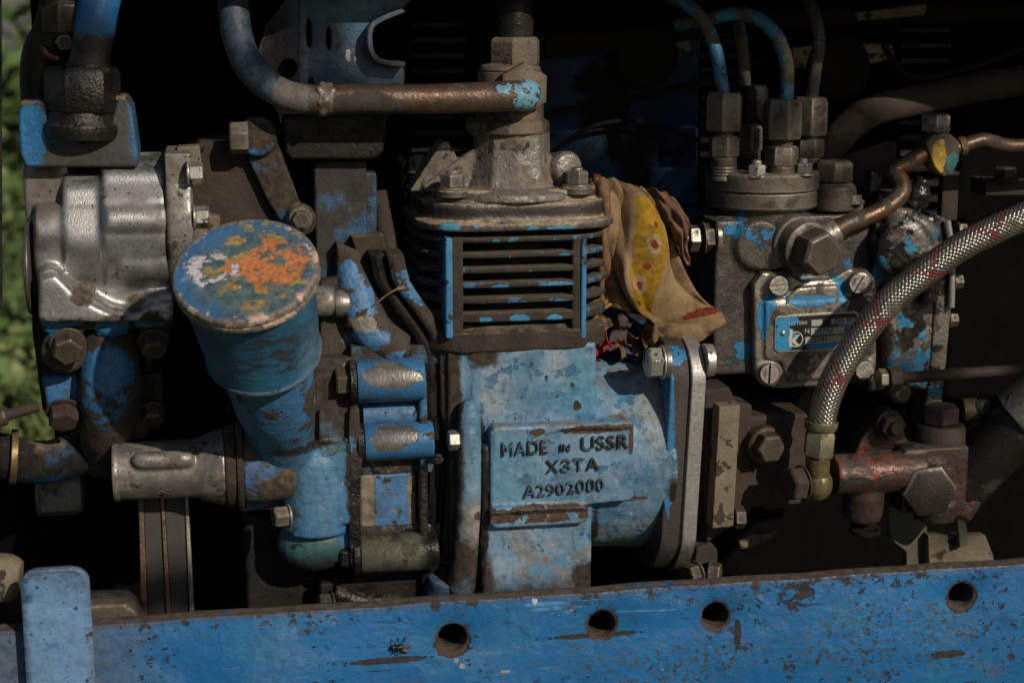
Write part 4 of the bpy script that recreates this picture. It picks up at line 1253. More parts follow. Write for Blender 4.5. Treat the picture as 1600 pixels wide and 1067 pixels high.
# ================================================================== upper bracket
t = T('support_bracket', 'grey blue bent plate bracket with slots and a hook notch behind the air pipe', 'bracket', q(520, 260, 60))
b = B()
ol = [(466, 6), (470, -40), (660, -40), (642, 2), (628, 16), (594, 30), (577, 44), (576, 74), (586, 92), (604, 98), (630, 100), (633, 112), (632, 132), (612, 132), (606, 160), (600, 236), (588, 248), (466, 250)]
b.plate(ol, 60, 26, [(483, 52, 4, 22), (514, 60, 3.5, 17), (486, 134, 4, 12)])
wing = [(468, -40), (466, 250), (458, 250), (446, 240), (436, 180), (410, 140), (400, 92), (416, 40), (442, 6)]
wd_ = lambda a_: 62 + (467 - a_) * .55
b.prism([q(a_, c_, wd_(a_)) for a_, c_ in wing], (8, 20, 0))
O('plate', b, m_bracket, t, 0)
b = B(); b.lathe(q(452, 106, wd_(452) - 2), (-.55, -1, 0), [(14, 0), (14, 1.5)], 24); O('slot_shade_disc', b, m_pit, t, 0)  # flat black disc painted as the slot's shaded recess
b = B()
fl_ = [q(a, c_, 58) for a, c_ in ((628, 16), (594, 30), (577, 44), (576, 74), (586, 92), (604, 98), (630, 100))]
fp_ = catmull(fl_, 6)
b.grid([[p + V((0, -d_, 0)) for d_ in (28, 22, 11, 0, -14)] for p in fp_])
o = O('hook_lip', b, m_bracket, t, 0)
mm_ = o.modifiers.new('gauge', 'SOLIDIFY'); mm_.thickness = 8 * UN; mm_.offset = 0
mm_ = o.modifiers.new('round', 'BEVEL'); mm_.width = 2 * UN; mm_.segments = 2; mm_.limit_method = 'ANGLE'; mm_.harden_normals = True
b = B(); b.plate([(440, 180), (606, 178), (600, 238), (588, 250), (456, 250), (446, 240)], 34, 28); O('lower_pad', b, m_dark, t, 6)
b = B(); b.pbox(492, 252, 574, 446, 62, 140); b.pbox(540, 270, 590, 400, 80, 140); O('upright_post', b, m_post, t, 5)
b = B(); b.plate([(548, 370), (600, 366), (604, 398), (560, 404)], 40, 40); O('clamp_block', b, m_dirt, t, 3)
b = B(); b.plate([(526, 380), (560, 392), (588, 470), (584, 488), (566, 492), (524, 500), (528, 440)], 34, 40); b.plate([(500, 440), (540, 430), (600, 400), (640, 480), (684, 545), (690, 620), (560, 570), (500, 560)], 30, 60)
b.tube([q(545, 400, 54), q(556, 450, 36), q(566, 490, 26), q(590, 524, 22), q(630, 548, 20)], [24, 30, 34, 32, 28], 16)
CAST('foot', b, m_foot, t, 3, 5, 2.5)
b = B(); b.lathe(q(510, 470, 20), XA, [(22, -34), (24, -20), (24, 6), (20, 12)], 20); b.lathe(q(532, 474, 20), XA, [(20, -10), (22, 0), (18, 14)], 20); O('ferrule', b, m_alu2, t, 2)
b = B(); b.tube([q(590, 300, 100), q(606, 380, 80), q(618, 440, 60), q(640, 500, 30)], 14, 12); O('dirty_rod', b, m_dirt, t, 0)

t = T('dry_straw', 'thin dry straw stem caught on the dirty bracket left of the fins', 'straw', q(610, 465, 0))
b = B(); b.tube([q(588, 474, -14), q(606, 460, -16), q(632, 446, -12)], 1.2, 6, 4); b.tube([q(620, 452, -14), q(633, 450, -12)], 2.4, 6, 3); b.tube([q(612, 456, -14), q(634, 440, -10)], .8, 5, 3)
O('stem', b, m_straw, t, 0)

t = T('lever_arm', 'slanting blue lever arm with an eye and a bolt at its top end', 'lever', q(470, 340, 30))
b = B(); b.plate([(380, 200), (402, 190), (424, 196), (436, 228), (474, 330), (486, 352), (462, 362), (438, 344), (420, 318), (388, 250)], 40, 34)
b.lathe(q(402, 214, 36), FRONT, [(30, -20), (30, 6), (26, 12)], 24); b.lathe(q(470, 344, 36), FRONT, [(24, -20), (24, 8), (20, 13)], 24)
CAST('arm', b, m_grimeblue, t, 2.6, 4, 1.2)
b = B(); b.hex(q(388, 216, 24), -XA, 25, 28, .4); O('bolt', b, m_steeldust, t, 2)
bolt('bolt', t, q(470, 342, 22), FRONT, 15, 14, m_boltdark, 1.2)

t = T('dirt_covered_housing', 'slanted brown dirt covered housing between silver pump and lever', 'housing', q(350, 340, 90))
b = B(); b.plate([(306, 222), (372, 220), (402, 262), (432, 350), (420, 470), (306, 470)], 60, 120); O('side_panel', b, m_browndull, t, 8)
b = B(); b.plate([(276, 230), (312, 228), (316, 262), (306, 286), (296, 288), (276, 250)], 18, 40); b.plate([(300, 330), (345, 340), (340, 380), (300, 380)], 30, 40); O('lug', b, m_tan, t, 3)
b = B(); b.plate([(300, 262), (322, 226), (330, 300), (320, 420), (300, 420)], 40, 40); O('seam_plate', b, m_dirt, t, 3)

# ================================================================== silver hydraulic pump, left
t = pump = T('hydraulic_pump', 'silver cast hydraulic pump with a blue mounting bracket at upper left', 'pump', q(160, 520, 60))
PY = 66
pc = q(170, 352, PY)
def lobe(b, px0, px1, py, y, r):
    a, c_ = q(px0, py, y), q(px1, py, y)
    a.z = c_.z = (a.z + c_.z) / 2
    b.cyl(a, c_, r, None, 24)
b = B()
lobe(b, 166, 264, 356, PY, 108)
lobe(b, 106, 180, 366, PY, 97)
lobe(b, 60, 114, 384, PY, 84)
def rlobe(px0, px1, R0, phi, r, out):
    a_ = math.radians(phi)
    p0, p1 = q(px0, 356, PY), q(px1, 356, PY)
    z0 = q(214, 356, PY).z
    dv = V((0, -math.cos(a_), math.sin(a_))) * (R0 - r + out)
    p0.z = p1.z = z0
    b.cyl(p0 + dv, p1 + dv, r, None, 24)
for phi, r, x0 in ((58, 34, 166), (14, 26, 170), (-30, 34, 186), (104, 40, 166)):
    rlobe(x0, 264, 108, phi, r, 7)
for phi, r, x0 in ((50, 40, 106), (-8, 50, 108)):
    rlobe(x0, 186, 97, phi, r, 3)
lobe(b, 58, 118, 360, 14, 40)
b.pbox(40, 252, 112, 470, 24, 140)
b.pbox(60, 395, 270, 500, -6, 120)
b.plate([(58, 428), (70, 418), (86, 419), (100, 436), (120, 452), (148, 468), (172, 482), (194, 488), (212, 480), (232, 464), (270, 460), (270, 504), (60, 504)], -52, 60)
b.plate([(60, 436), (86, 430), (118, 462), (150, 480), (194, 500), (240, 474), (270, 472), (270, 504), (60, 504)], -66, 60)
CAST('housing', b, m_alu, pump, 2.6, 26, 0)
b = B(); a = q(262, 350, PY); 
b.lathe(a, XA, [(112, 0), (118, 3), (118, 36), (112, 40)], 48); b.pbox(258, 240, 300, 300, -30, 90)
CAST('end_flange', b, m_alu2, pump, 3, 4, .3)
for (px, py) in ((296, 271), (306, 340)):
    bolt('bolt', pump, q(px - 4, py, -36), XA, 17, 20, m_bright, 1.1, 0, .4)
b = B()
b.plate([(28, 172), (38, 160), (60, 156), (70, 162), (76, 190), (92, 214), (130, 224), (164, 214), (176, 180), (182, 156), (196, 152), (206, 170), (216, 240), (216, 262), (40, 262), (30, 240)], -8, 130)
O('mounting_bracket', b, m_mount, pump, 9, 40, 3)
b = B(); b.pbox(32, 158, 62, 166, -8, 60); b.pbox(180, 150, 196, 158, -8, 60); O('bracket_pad', b, m_tan, pump, 2)
b = B(); b.plate([(26, 200), (44, 250), (50, 520), (66, 640), (84, 665), (120, 660), (120, 560), (96, 250)], 40, 90); O('back_plate', b, m_dark, pump, 5)
b = B(); b.lathe(q(50, 420, 10), -XA, [(70, 0), (66, 6), (50, 8)], 32); O('shaft_seal', b, m_steel, pump, 1.5)
# lower lugs
b = B()
b.pbox(64, 488, 270, 516, -40, 100); b.pbox(74, 492, 128, 530, -36, 60); b.lathe(q(104, 540, 20), FRONT, [(34, -20), (34, 44), (28, 52)], 20)
b.pbox(150, 490, 200, 526, -34, 40); b.ball(q(175, 508, -30), (24, 14, 20))
b.pbox(218, 492, 264, 528, -24, 60); b.ball(q(240, 506, -22), (24, 14, 18))
CAST('lug', b, m_lug, pump, 2.8, 8, 2.4)
bolt('bolt', pump, q(106, 536, -40), (0.05, -1, -.35), 23, 26, m_boltdark, 1.15, 0, .3)
bolt('bolt', pump, q(239, 530, -24), (0.05, -.8, -.6), 20, 22, m_boltdark, 1.15, 0, .1)
b = B()
b.tube([q(172, 520, 10), q(172, 570, -4), q(172, 620, -4), q(168, 670, 30), q(160, 720, 90)], [40, 45, 46, 42, 34], 24)
b.ball(q(172, 590, -8), (46, 44, 52)); b.pbox(132, 540, 214, 570, -10, 60)
CAST('suction_elbow', b, m_elbowblue, pump, 3, 6, 2.4)
b = B(); b.plate([(64, 590), (124, 584), (126, 640), (110, 660), (76, 652)], 10, 60); O('lug', b, m_grimeblue, pump, 6)
bolt('bolt', pump, q(99, 640, 0), (0.05, -.8, -.6), 23, 24, m_rust, 1.15, 0, .25)
b = B(); b.pbox(216, 582, 256, 640, 40, 100); O('lug', b, m_dark, pump, 5); bolt('bolt', pump, q(236, 640, 36), (0.1, -.8, -.6), 18, 22, m_boltdark, 1.1)

t = T('delivery_pipe', 'blue and black pipe rising from a black oily union nut on the silver pump bracket', 'pipe', q(128, 205, 0))
bx_ = q(128, 205, 2)
b = B(); b.lathe(q(127, 206, 4), (0.03, 0, 1), [(50, -10), (54, 0), (54, 10), (48, 16), (46, 30)], 32); O('collar', b, m_oil, t, 2)
b = B(); b.hex(q(130, 176, 4), (0.03, 0, 1), 55, 66, .12); O('union_nut', b, m_oil, t, 3)
b = B(); b.ring(q(138, 106, 4), (0.06, 0, 1), 33, 26, 6); O('lip_ring', b, m_oil, t, 1)
b = B(); b.tube([q(136, 112, 4), q(144, 70, 4), q(152, 20, 4), q(166, -40, 10), q(190, -120, 20)], 29, 22)
O('pipe', b, mk('delivery_pipe_paint', (0.03, 0.15, 0.38), .4, var=.2, layers=[dict(c=(0.02, 0.017, 0.015), m=('Z', q(140, 44, 0).z, q(140, 60, 0).z, 44, 26), r=.45, v=.5), dict(c=(0.10, 0.07, 0.045), m=n_(24, .66, .68, 92.0), r=.7)]), t, 0)

t = T('rubber_hose', 'black rubber hose with a brown hex fitting behind the blue delivery pipe', 'hose', q(60, 170, 60))
b = B(); b.tube([q(70, 220, 70), q(62, 150, 70), q(66, 90, 66), q(88, 50, 60), q(98, 0, 56), q(100, -60, 56)], [26, 28, 30, 34, 32, 30], 22); O('hose', b, m_rubber, t, 0)
b = B(); b.hex(q(104, 52, 40), (0.02, 0, 1), 36, 44, .3); b.lathe(q(104, 8, 40), (0.02, 0, 1), [(30, 0), (30, 40), (24, 60)], 20); O('hex_fitting', b, m_boltdark, t, 2)
b = B(); b.tube([q(64, 62, 40), q(72, 84, 36), q(92, 92, 36)], 6, 10); O('clip', b, m_copper, t, 0)
bolt('nut', t, q(102, 66, 30), FRONT, 14, 14, m_boltdark)

t = T('drain_hose', 'dark blue painted hose with a brass clamp under the pump at far left', 'hose', q(60, 720, 40))
b = B(); b.tube([q(-80, 700, 20), q(0, 712, 30), q(60, 722, 40), q(110, 712, 60), q(160, 690, 100)], [36, 35, 33, 33, 34], 22)
O('hose', b, grimy('hose_paint', (0.010, 0.05, 0.11), (0.010, 0.009, 0.009), .49, seed=95, size=40, spec=.25), t, 0)
b = B(); b.ring(q(16, 713, 30), (1, .12, -.12), 42, 37, 10); O('clamp', b, m_brass, t, 1)
t = T('threaded_stud', 'short rusty threaded stud poking in at far left above the blue hose', 'stud', q(0, 652, -40))
b = B(); b.tube([q(-60, 664, -60), q(4, 650, -50), q(60, 634, -40)], 8.5, 14, 4); O('shank', b, m_rust, t, 1)
for k in range(12):
    pass
b = B(); b.lathe(q(6, 650, -50), (1, .1, .22), [(14, -12), (14, 2), (9, 5)], 14); O('nut', b, m_boltdark, t, 1)
t = T('round_knob', 'dusty tan rounded knob at the far left edge beside the strap', 'knob', q(0, 910, -160))
b = B(); b.tube([q(-60, 902, -120), q(-10, 902, -122), q(16, 903, -124), q(32, 905, -125)], [36, 36, 35, 26], 24); CAST('knob', b, m_tan, t, 2.6, 5, .6)
t = T('rail_end_casting', 'small grey casting with a round nub on the rail right of the strap', 'casting', q(180, 975, -120))
b = B(); b.plate([(120, 1000), (126, 946), (196, 944), (212, 956), (224, 985), (224, 1010)], -118, 70); b.lathe(q(184, 950, -96), ZA, [(13, -10), (13, 6), (9, 12)], 16); CAST('block', b, m_steeldust, t, 2.6, 4, 1)

# ================================================================== fan belt / pulley seen edge on
t = T('drive_belt', 'pair of dark dusty drive belts running upright below the silver shaft cover', 'belt', q(258, 980, 20))
for (a0, a1, c0, c1, mt_) in ((216, 224, 221, 232, m_copper), (224, 250, 232, 262, m_dark), (250, 256, 262, 270, m_copper), (256, 288, 270, 298, m_dark), (288, 294, 298, 306, m_steeldust)):
    b = B(); b.prism([q(a0, 770, 40), q(a1, 770, 40), q(c1, 1000, -20), q(c0, 1000, -20)], (0, 26 if mt_ is m_dark else 34, 0)) if mt_ is m_dark else b.prism([q(a0, 770, 36), q(a1, 770, 36), q(c1, 1000, -26), q(c0, 1000, -26)], (0, 40, 0))
    O('belt' if mt_ is m_dark else 'pulley_rim', b, mk('belt_rubber', (0.042, 0.040, 0.038), .8, var=.3) if mt_ is m_dark and 'belt_rubber' not in bpy.data.materials else (bpy.data.materials['belt_rubber'] if mt_ is m_dark else mt_), t, 1.5)

# ================================================================== shaft cover
t = T('shaft_cover', 'grey aluminium shaft cover with a raised oblong boss pointing left', 'cover', q(270, 790, 0))
a, e = q(178, 737, -6), q(352, 742, -6)
e.z = a.z
b = B()
b.cyl(a, e, 43, 45, 36)
b.lathe(e + XA * -62, XA, [(42, 0), (46, 20), (56, 48), (60, 62)], 36)
b.tube([q(212, 719, -46), q(222, 719, -46), q(284, 717, -46), q(300, 716, -44)], [9, 13.5, 13.5, 10], 14, 3)
b.ball(q(290, 717, -44), 12); b.ball(q(218, 719, -46), 12)
b.pbox(186, 694, 330, 718, -10, 20)
CAST('barrel', b, m_alu2, t, 2.6, 5, .8)
b = B(); b.lathe(a + XA * 1, XA, [(44.5, -2), (45, 0), (45, 5), (43, 8)], 36); O('end_lip', b, m_alu2, t, 1)
b = B(); b.lathe(e, XA, [(60, 0), (62, 2), (62, 14), (60, 16)], 36); b.lathe(e + XA * 17, XA, [(64, 0), (66, 2), (66, 8), (64, 10)], 36); O('flange', b, m_dirt, t, 1.5)
b = B(); b.lathe(e + XA * 26, XA, [(58, 0), (60, 26), (56, 66), (48, 80)], 36); b.pbox(372, 706, 440, 798, 4, 80)
CAST('coupling', b, grimy('coupling_dirt', (0.05, 0.12, 0.25), (0.085, 0.066, 0.050), .42, seed=97, size=60), t, 2.8, 5, 1.6)
# ================================================================== oil filler
ax = FAX
capc = q(383, 420, -262)
t = T('oil_filler', 'blue oil filler neck with a flat paint smeared cap leaning towards the viewer', 'oil filler', q(440, 720, 0))
b = B(); b.lathe(capc - ax * 21, ax, [(93, -6), (99, 0), (99.5, 6), (98, 8), (98, 10), (99.5, 12), (99, 18), (95.5, 21.5)], 72); O('cap', b, m_cap, t, 1.2)
b = B()
nk = capc - ax * 27
dn = -ax
def along(d, dx=0, dz=0): return nk + dn * d + V((dx, 0, dz))
b.lathe(nk, dn, [(86, 0), (89, 4), (88, 40), (80, 134), (81, 140), (78.5, 143), (66, 144)], 56)
O('neck_sleeve', b, m_neck, t, 1.5)
b = B(); b.ring(along(136), dn, 83, 73, 6, 56); O('sleeve_rim', b, m_strap, t, 1.5)
b = B()
b.tube([along(118), along(150), along(195), along(245), q(437, 660, -54), q(444, 694, -26), q(450, 722, 6), q(456, 748, 40)], [58, 62, 64, 60, 53, 46, 38, 30], 36)
lw = q(440, 700, -6)
b.lathe(q(494, 826, 10), ZA, [(54, 0), (55, 6), (55, 118), (50, 132), (40, 140)], 36)
b.pbox(470, 694, 550, 822, -38, 60)
b.pbox(488, 560, 562, 700, -6, 80)
b.ball(q(520, 600, 10), (34, 20, 40))
b.pbox(500, 640, 560, 880, -20, 60)
CAST('filler_body', b, m_fillbody, t, 3.2, 7, 1.8)
bolt('bolt', t, q(452, 805, -40), (-1, -.25, 0), 17, 22, m_steeldust, 1.1, 0, .3)
b = B(); b.ball(q(494, 846, 16), (62, 46, 46)); b.pbox(450, 822, 560, 850, -10, 60)
CAST('sump_bulb', b, mk('sump_teal_paint', (0.035, 0.105, 0.115), .5, var=.3, layers=[dict(c=(0.02, 0.02, 0.02), m=('OR', ('Z', q(500, 860, -20).z, q(500, 888, -20).z, 50, 30), n_(40, .60, .64, 98.0)), r=.6)]), t, 3, 5, 1.6)

# ================================================================== timing housing with spacer bolts
t = T('drive_housing', 'oily drive housing with stacked blue spacer tubes between two flanges', 'housing', q(610, 910, 10))
b = B(); b.plate([(545, 640), (560, 634), (566, 700), (563, 800), (566, 880), (556, 900), (546, 880)], -34, 70); CAST('front_flange', b, m_joint, t, 2.6, 4, 3)
b = B(); b.plate([(655, 600), (668, 596), (670, 880), (656, 890)], -20, 70); CAST('rear_flange', b, m_joint, t, 2.6, 4, 3)
b = B(); b.pbox(546, 556, 690, 905, 18, 140); b.pbox(556, 624, 680, 664, 4, 60); b.pbox(556, 716, 680, 742, 2, 60); b.pbox(556, 820, 690, 846, 0, 60); b.pbox(548, 540, 690, 572, 0, 60); CAST('core', b, m_core, t, 3, 6, 3)
b = B(); b.plate([(560, 742), (650, 736), (652, 822), (562, 826)], 2, 40); O('web', b, m_web, t, 6)
b = B(); b.lathe(q(566, 648, 8), XA, [(18, 0), (20, 60), (18, 92)], 18); O('inner_tube', b, m_web, t, 1)
for (px0, px1, py, r, mt_, hx, hr, bm_) in ((556, 662, 596, 33.5, m_sp1, 546, 24, m_boltdark), (568, 676, 691, 29.5, m_sp2, 562, 22, m_boltdark), (562, 684, 866, 31, m_sp3, 558, 22, m_oil)):
    a, e = q(px0, py, -10), q(px1, py - 3, -10)
    e.z = a.z
    b = B(); L = e.x - a.x
    b.lathe(a, XA, [(r - 2, 0), (r, 3), (r, L - 3), (r - 3, L)], 36); O('spacer_tube', b, mt_, t, 1)
    b = B(); b.cyl(a + XA * -11, a + XA * -1, r * 1.0, r * 1.02, 30); O('washer', b, m_oil, t, 1.5)
    bolt('bolt', t, a + XA * -11, -XA, hr, 21, bm_, 0, 0, .5)
bolt('bolt', t, q(520, 938, -40), (-1, -.2, 0), 14, 20, m_oil, 1.2, 0, .3)
b = B(); b.pbox(500, 905, 690, 1010, 20, 120); O('lower_casting', b, m_dark, t, 6)
b = B(); b.tube([q(520, 925, -30), q(560, 938, -26), q(640, 944, -10)], 14, 12); CAST('oily_sludge', b, m_oil, t, 2.6, 3, 5)

t = T('lower_shaft_cover', 'dark shadowed casting under the filler beside the drive belt', 'casting', q(400, 950, 60))
b = B(); b.pbox(384, 800, 500, 1040, 70, 180); O('casting', b, m_dark, t, 8)

# ================================================================== cloth and scraps
t = T('floral_rag', 'tan cloth rag with a yellow flower stripe stuffed beside the compressor fins', 'rag', q(1030, 540, 0))
RW = [
    ((924, 272), (958, 280), (984, 288), (1004, 296), 60),
    ((930, 300), (982, 304), (1016, 312), (1032, 324), 44),
    ((938, 345), (984, 350), (1034, 360), (1046, 370), 34),
    ((948, 392), (976, 400), (1036, 404), (1062, 414), 30),
    ((966, 436), (974, 444), (1026, 450), (1084, 452), 30),
    ((988, 472), (990, 478), (1018, 490), (1108, 474), 58),
    ((1012, 494), (1018, 500), (1040, 504), (1124, 486), 60),
    ((1010, 508), (1024, 510), (1060, 512), (1130, 500), 48),
    ((1002, 524), (1026, 524), (1060, 522), (1128, 512), 44),
    ((1004, 540), (1028, 534), (1060, 530), (1120, 526), 46),
]
US = (0, .40, .66, 1.0)
def rag_rows(RW, nu, sub, wr, seed):
    rr_ = random.Random(seed)
    ctrl = []
    for row in RW:
        y = row[4]
        ctrl.append([q(row[0][0], row[0][1], y + 14), q(row[1][0], row[1][1], y - 4), q(row[2][0], row[2][1], y - 4), q(row[3][0], row[3][1], y + 16)])
    cols = [catmull([c[k] for c in ctrl], sub) for k in range(4)]
    rows = []
    nv = len(cols[0])
    for i in range(nv):
        pts_ = []
        for j in range(nu):
            u = j / (nu - 1)
            if u <= US[1]:
                s_ = u / US[1]; a_, e_ = cols[0][i], cols[1][i]
            elif u <= US[2]:
                s_ = (u - US[1]) / (US[2] - US[1]); a_, e_ = cols[1][i], cols[2][i]
            else:
                s_ = (u - US[2]) / (1 - US[2]); a_, e_ = cols[2][i], cols[3][i]
            p = a_.lerp(e_, s_)
            v = i / (nv - 1)
            rdg = 1 - 2 * abs(math.sin(u * 5.2 + v * 3.4 + seed)); rdg2 = 1 - 2 * abs(math.sin(u * 8 - v * 6.5 + seed * 2))
            p.y += wr * (rdg * .75 + rdg2 * .42 + math.sin(v * 22 + u * 6) * .14 + math.sin(u * 31 + v * 17) * .08) + -10 * math.sin(math.pi * u)
            p.z += wr * .12 * math.sin(u * 23 + v * 11)
            pts_.append(p)
        rows.append(pts_)
    return rows
def cloth(name, rows, mat, parent, th=3.0):
    b = B(); b.grid(rows)
    o = O(name, b, mat, parent, 0)
    m = o.modifiers.new('cloth', 'SOLIDIFY'); m.thickness = th * UN; m.offset = 1
    m = o.modifiers.new('soft', 'SUBSURF'); m.levels = 1; m.render_levels = 1
    return o
cloth('cloth', rag_rows(RW, 48, 8, 15, 1.0), m_rag, t)
RW2 = [((1000, 292), (1020, 294), (1040, 300), (1056, 312), 40), ((1016, 318), (1036, 318), (1056, 324), (1074, 344), 26), ((1030, 340), (1046, 346), (1062, 352), (1078, 372), 24), ((1036, 352), (1050, 366), (1062, 378), (1074, 396), 36), ((1046, 372), (1054, 390), (1064, 404), (1078, 416), 46)]
cloth('cloth_fold', rag_rows(RW2, 22, 6, 13, 2.4), m_rag2, t)
RW3 = [((918, 280), (930, 276), (944, 278), (956, 290), 50), ((920, 310), (932, 306), (946, 310), (958, 322), 40), ((924, 360), (936, 360), (948, 366), (960, 380), 40), ((926, 420), (938, 420), (952, 430), (980, 450), 50), ((926, 470), (938, 470), (960, 480), (1000, 490), 60)]
cloth('cloth_back', rag_rows(RW3, 22, 6, 10, 3.9), m_scrap_b, t)

def scrap(name, label, px, py, y, w_, h_, ang, mat, seed, cr=9):
    rr_ = random.Random(seed)
    t = T(name, label, 'rag scrap', q(px, py + h_ / 2, y))
    c = q(px, py, y)
    rows = []
    f1, f2, f3, f4 = [rr_.uniform(2, 6) for _ in range(4)]
    for i in range(15):
        row = []
        for j in range(15):
            u, v = j / 14 - .5, i / 14 - .5
            k = 1 + .16 * math.sin(6 * u + f1) + .16 * math.sin(7 * v + f2)
            x, z = u * w_ * k, -v * h_ * (1 + .2 * math.sin(5 * u + f3))
            x, z = x * math.cos(ang) - z * math.sin(ang), x * math.sin(ang) + z * math.cos(ang)
            d = cr * (math.sin(f1 * 2 * u + f2) + math.sin(f2 * 2.2 * v + f3) + .7 * math.sin(f3 * 2 * (u + v)) + .6 * abs(math.sin(f4 * 2.5 * (u - v))))
            row.append(c + V((x + .25 * d, d, z + .2 * d)))
        rows.append(row)
    cloth('cloth', rows, mat, t, 2.4)
scrap('cloth_scrap', 'small yellow braided scrap beside the lowest compressor fin', 946, 472, 40, 56, 16, .32, m_scrap_y, 5, 4)
scrap('cloth_scrap', 'bright pink crumpled scrap at the corner of the crankcase top', 938, 534, 40, 24, 36, .4, m_scrap_p, 6, 6)
scrap('cloth_scrap', 'mauve crumpled scrap standing left of the rag hem', 968, 522, 50, 30, 56, -.4, m_scrap_g, 8, 7)
scrap('cloth_scrap', 'dark tan crumpled scrap under the rag hem', 990, 540, 70, 44, 40, .2, m_scrap_b, 9, 9)
scrap('cloth_scrap', 'tan torn scrap between the ribs and the mauve scrap', 928, 508, 50, 40, 34, .7, m_scrap_b, 11, 7)
scrap('cloth_scrap', 'dark blue frayed scrap lying on the crankcase beside the flange bolt', 998, 554, 66, 44, 22, -.2, m_darkblue, 12, 5)

# ================================================================== injection pump
t = ip = T('injection_pump', 'grey metal fuel injection pump with round head flange and nameplate cover', 'fuel pump', q(1260, 610, 100))
HY = 150
k_ = sc(1190, 300, HY)
hz = lambda py: q(1190, py, HY - 92).z
hcx = q(1190, 300, HY).x
b = B()
b.lathe((hcx, HY, hz(333)), ZA, [(90, 0), (94, 4), (94, 27), (92, 29)], 16, .2)
b.lathe((hcx, HY, hz(333) + 30), ZA, [(94, 0), (96, 2), (96, 28), (91, 32)], 16, .2)
O('head_flange', b, m_steeldust, ip, 1.5)
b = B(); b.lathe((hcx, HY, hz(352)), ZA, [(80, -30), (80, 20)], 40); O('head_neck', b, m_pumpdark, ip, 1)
b = B()
b.pbox(1116, 345, 1180, 585, 66, 260)
b.pbox(1130, 338, 1360, 470, 84, 260)
b.pbox(1180, 440, 1360, 590, 66, 240)
b.lathe(q(1180, 380, 80), FRONT, [(44, -40), (44, 18), (38, 26)], 24)
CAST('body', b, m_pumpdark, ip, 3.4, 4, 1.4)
# cover with thick rounded rim and screw lobes
cvr = [(1192, 426), (1225, 424), (1252, 440), (1300, 436), (1326, 420), (1356, 422), (1370, 438), (1370, 574), (1356, 596), (1330, 600), (1214, 608), (1190, 602), (1180, 588), (1178, 444)]
b = B(); b.plate(cvr, 44, 22); 
inner = [(1196, 470), (1228, 468), (1246, 450), (1310, 446), (1322, 468), (1362, 464), (1362, 550), (1330, 560), (1318, 590), (1232, 596), (1222, 566), (1196, 560)]
b.plate(inner, 37, 20); b.plate([(1206, 476), (1352, 468), (1352, 546), (1206, 556)], 35, 20)
for px, py in ((1212, 445), (1340, 440), (1198, 584), (1345, 578)):
    b.lathe(q(px, py, 50), FRONT, [(20, 0), (20, 13), (15, 16)], 20)
CAST('side_cover', b, m_pump, ip, 2.2, 16, .6)
for px, py, ph in ((1214, 446, .1), (1338, 443, 1.0), (1199, 583, 1.5), (1348, 578, .4)):
    bolt('screw', ip, q(px, py, 35), (0, -1, .12), 15.5, 11, m_steel, 0, 0, ph, True)
# nameplate
npz = [(1211, 498), (1216, 494), (1336, 486), (1342, 490), (1340, 541), (1334, 545), (1216, 551), (1210, 546)]
b = B(); b.plate(npz, 32, 4); pl = O('nameplate', b, m_plateedge, ip, .8)
b = B(); b.plate([(1213, 500), (1217, 496.5), (1335, 489), (1339.5, 492), (1337.5, 539), (1333, 542.5), (1217, 548.5), (1212.5, 545)], 31.2, 2); O('enamel_field', b, m_plate, pl, .3)
for rc in (((1268, 500), (1285, 499), (1285, 509), (1268, 510)), ((1299, 498), (1334, 496), (1334, 505), (1299, 507)), ((1267, 513), (1320, 510), (1320, 521), (1267, 524)), ((1258, 527), (1318, 523), (1318, 534), (1258, 538))):
    b = B(); b.plate(rc, 30.6, 2); O('stamped_field', b, m_field, pl, .2)
for s_, px, py, sz, mt_ in (('1111004', 1231, 509, 8, m_print), ('N', 1257, 521, 10, m_print), ('\u0414N 90', 1303, 505, 9.5, m_ink), ('02742', 1273, 521.5, 11, m_ink), ('\u0414243', 1267, 535, 11, m_ink)):
    text('plate_lettering', s_, mt_, pl, q(px, py, 30.4 if mt_ is m_ink else 31.0), sz * 1.12, .35, 90, .035)
c = q(1243, 530, 31)
b = B(); b.ring(c, FRONT, 13, 11.3, .8, 28); O('emblem_ring', b, m_print, pl, 0)
text('emblem_letter', 'k', m_print, pl, q(1231, 541, 30.6), 40, .7, 90, .0, 0, 'LEFT', 0, 1.0, .8)
for px, py in ((1223, 520), (1325, 517)):
    b = B(); b.lathe(q(px, py, 32), FRONT, [(5.5, 0), (5, 2), (3, 4), (0, 5)], 16); O('rivet', b, m_bright, pl, 0)
# big plug over the cover
pax = V((.28, -1, -.10)).normalized()
pp = q(1240, 380, 70)
b = B(); b.lathe(pp, pax, [(48, -40), (48, 12), (44, 16), (44, 40), (38, 44)], 32); O('banjo_collar', b, m_steeldust, ip, 1.5)
b = B(); b.hex(pp + pax * 44, pax, 38, 40, .35); O('plug', b, mk('plug_brown_steel', (0.10, 0.082, 0.066), .5, .35, var=.25, layers=[dict(c=(0.35, .33, .3), m=('EDGE', 4, .92, .82, 9), r=.4, mt=.8)]), ip, 2)
b = B(); b.lathe(q(1205, 395, 60), (-.4, -1, 0), [(26, -10), (28, 6), (20, 10)], 20); O('washer_lug', b, m_steel, ip, 1.5)
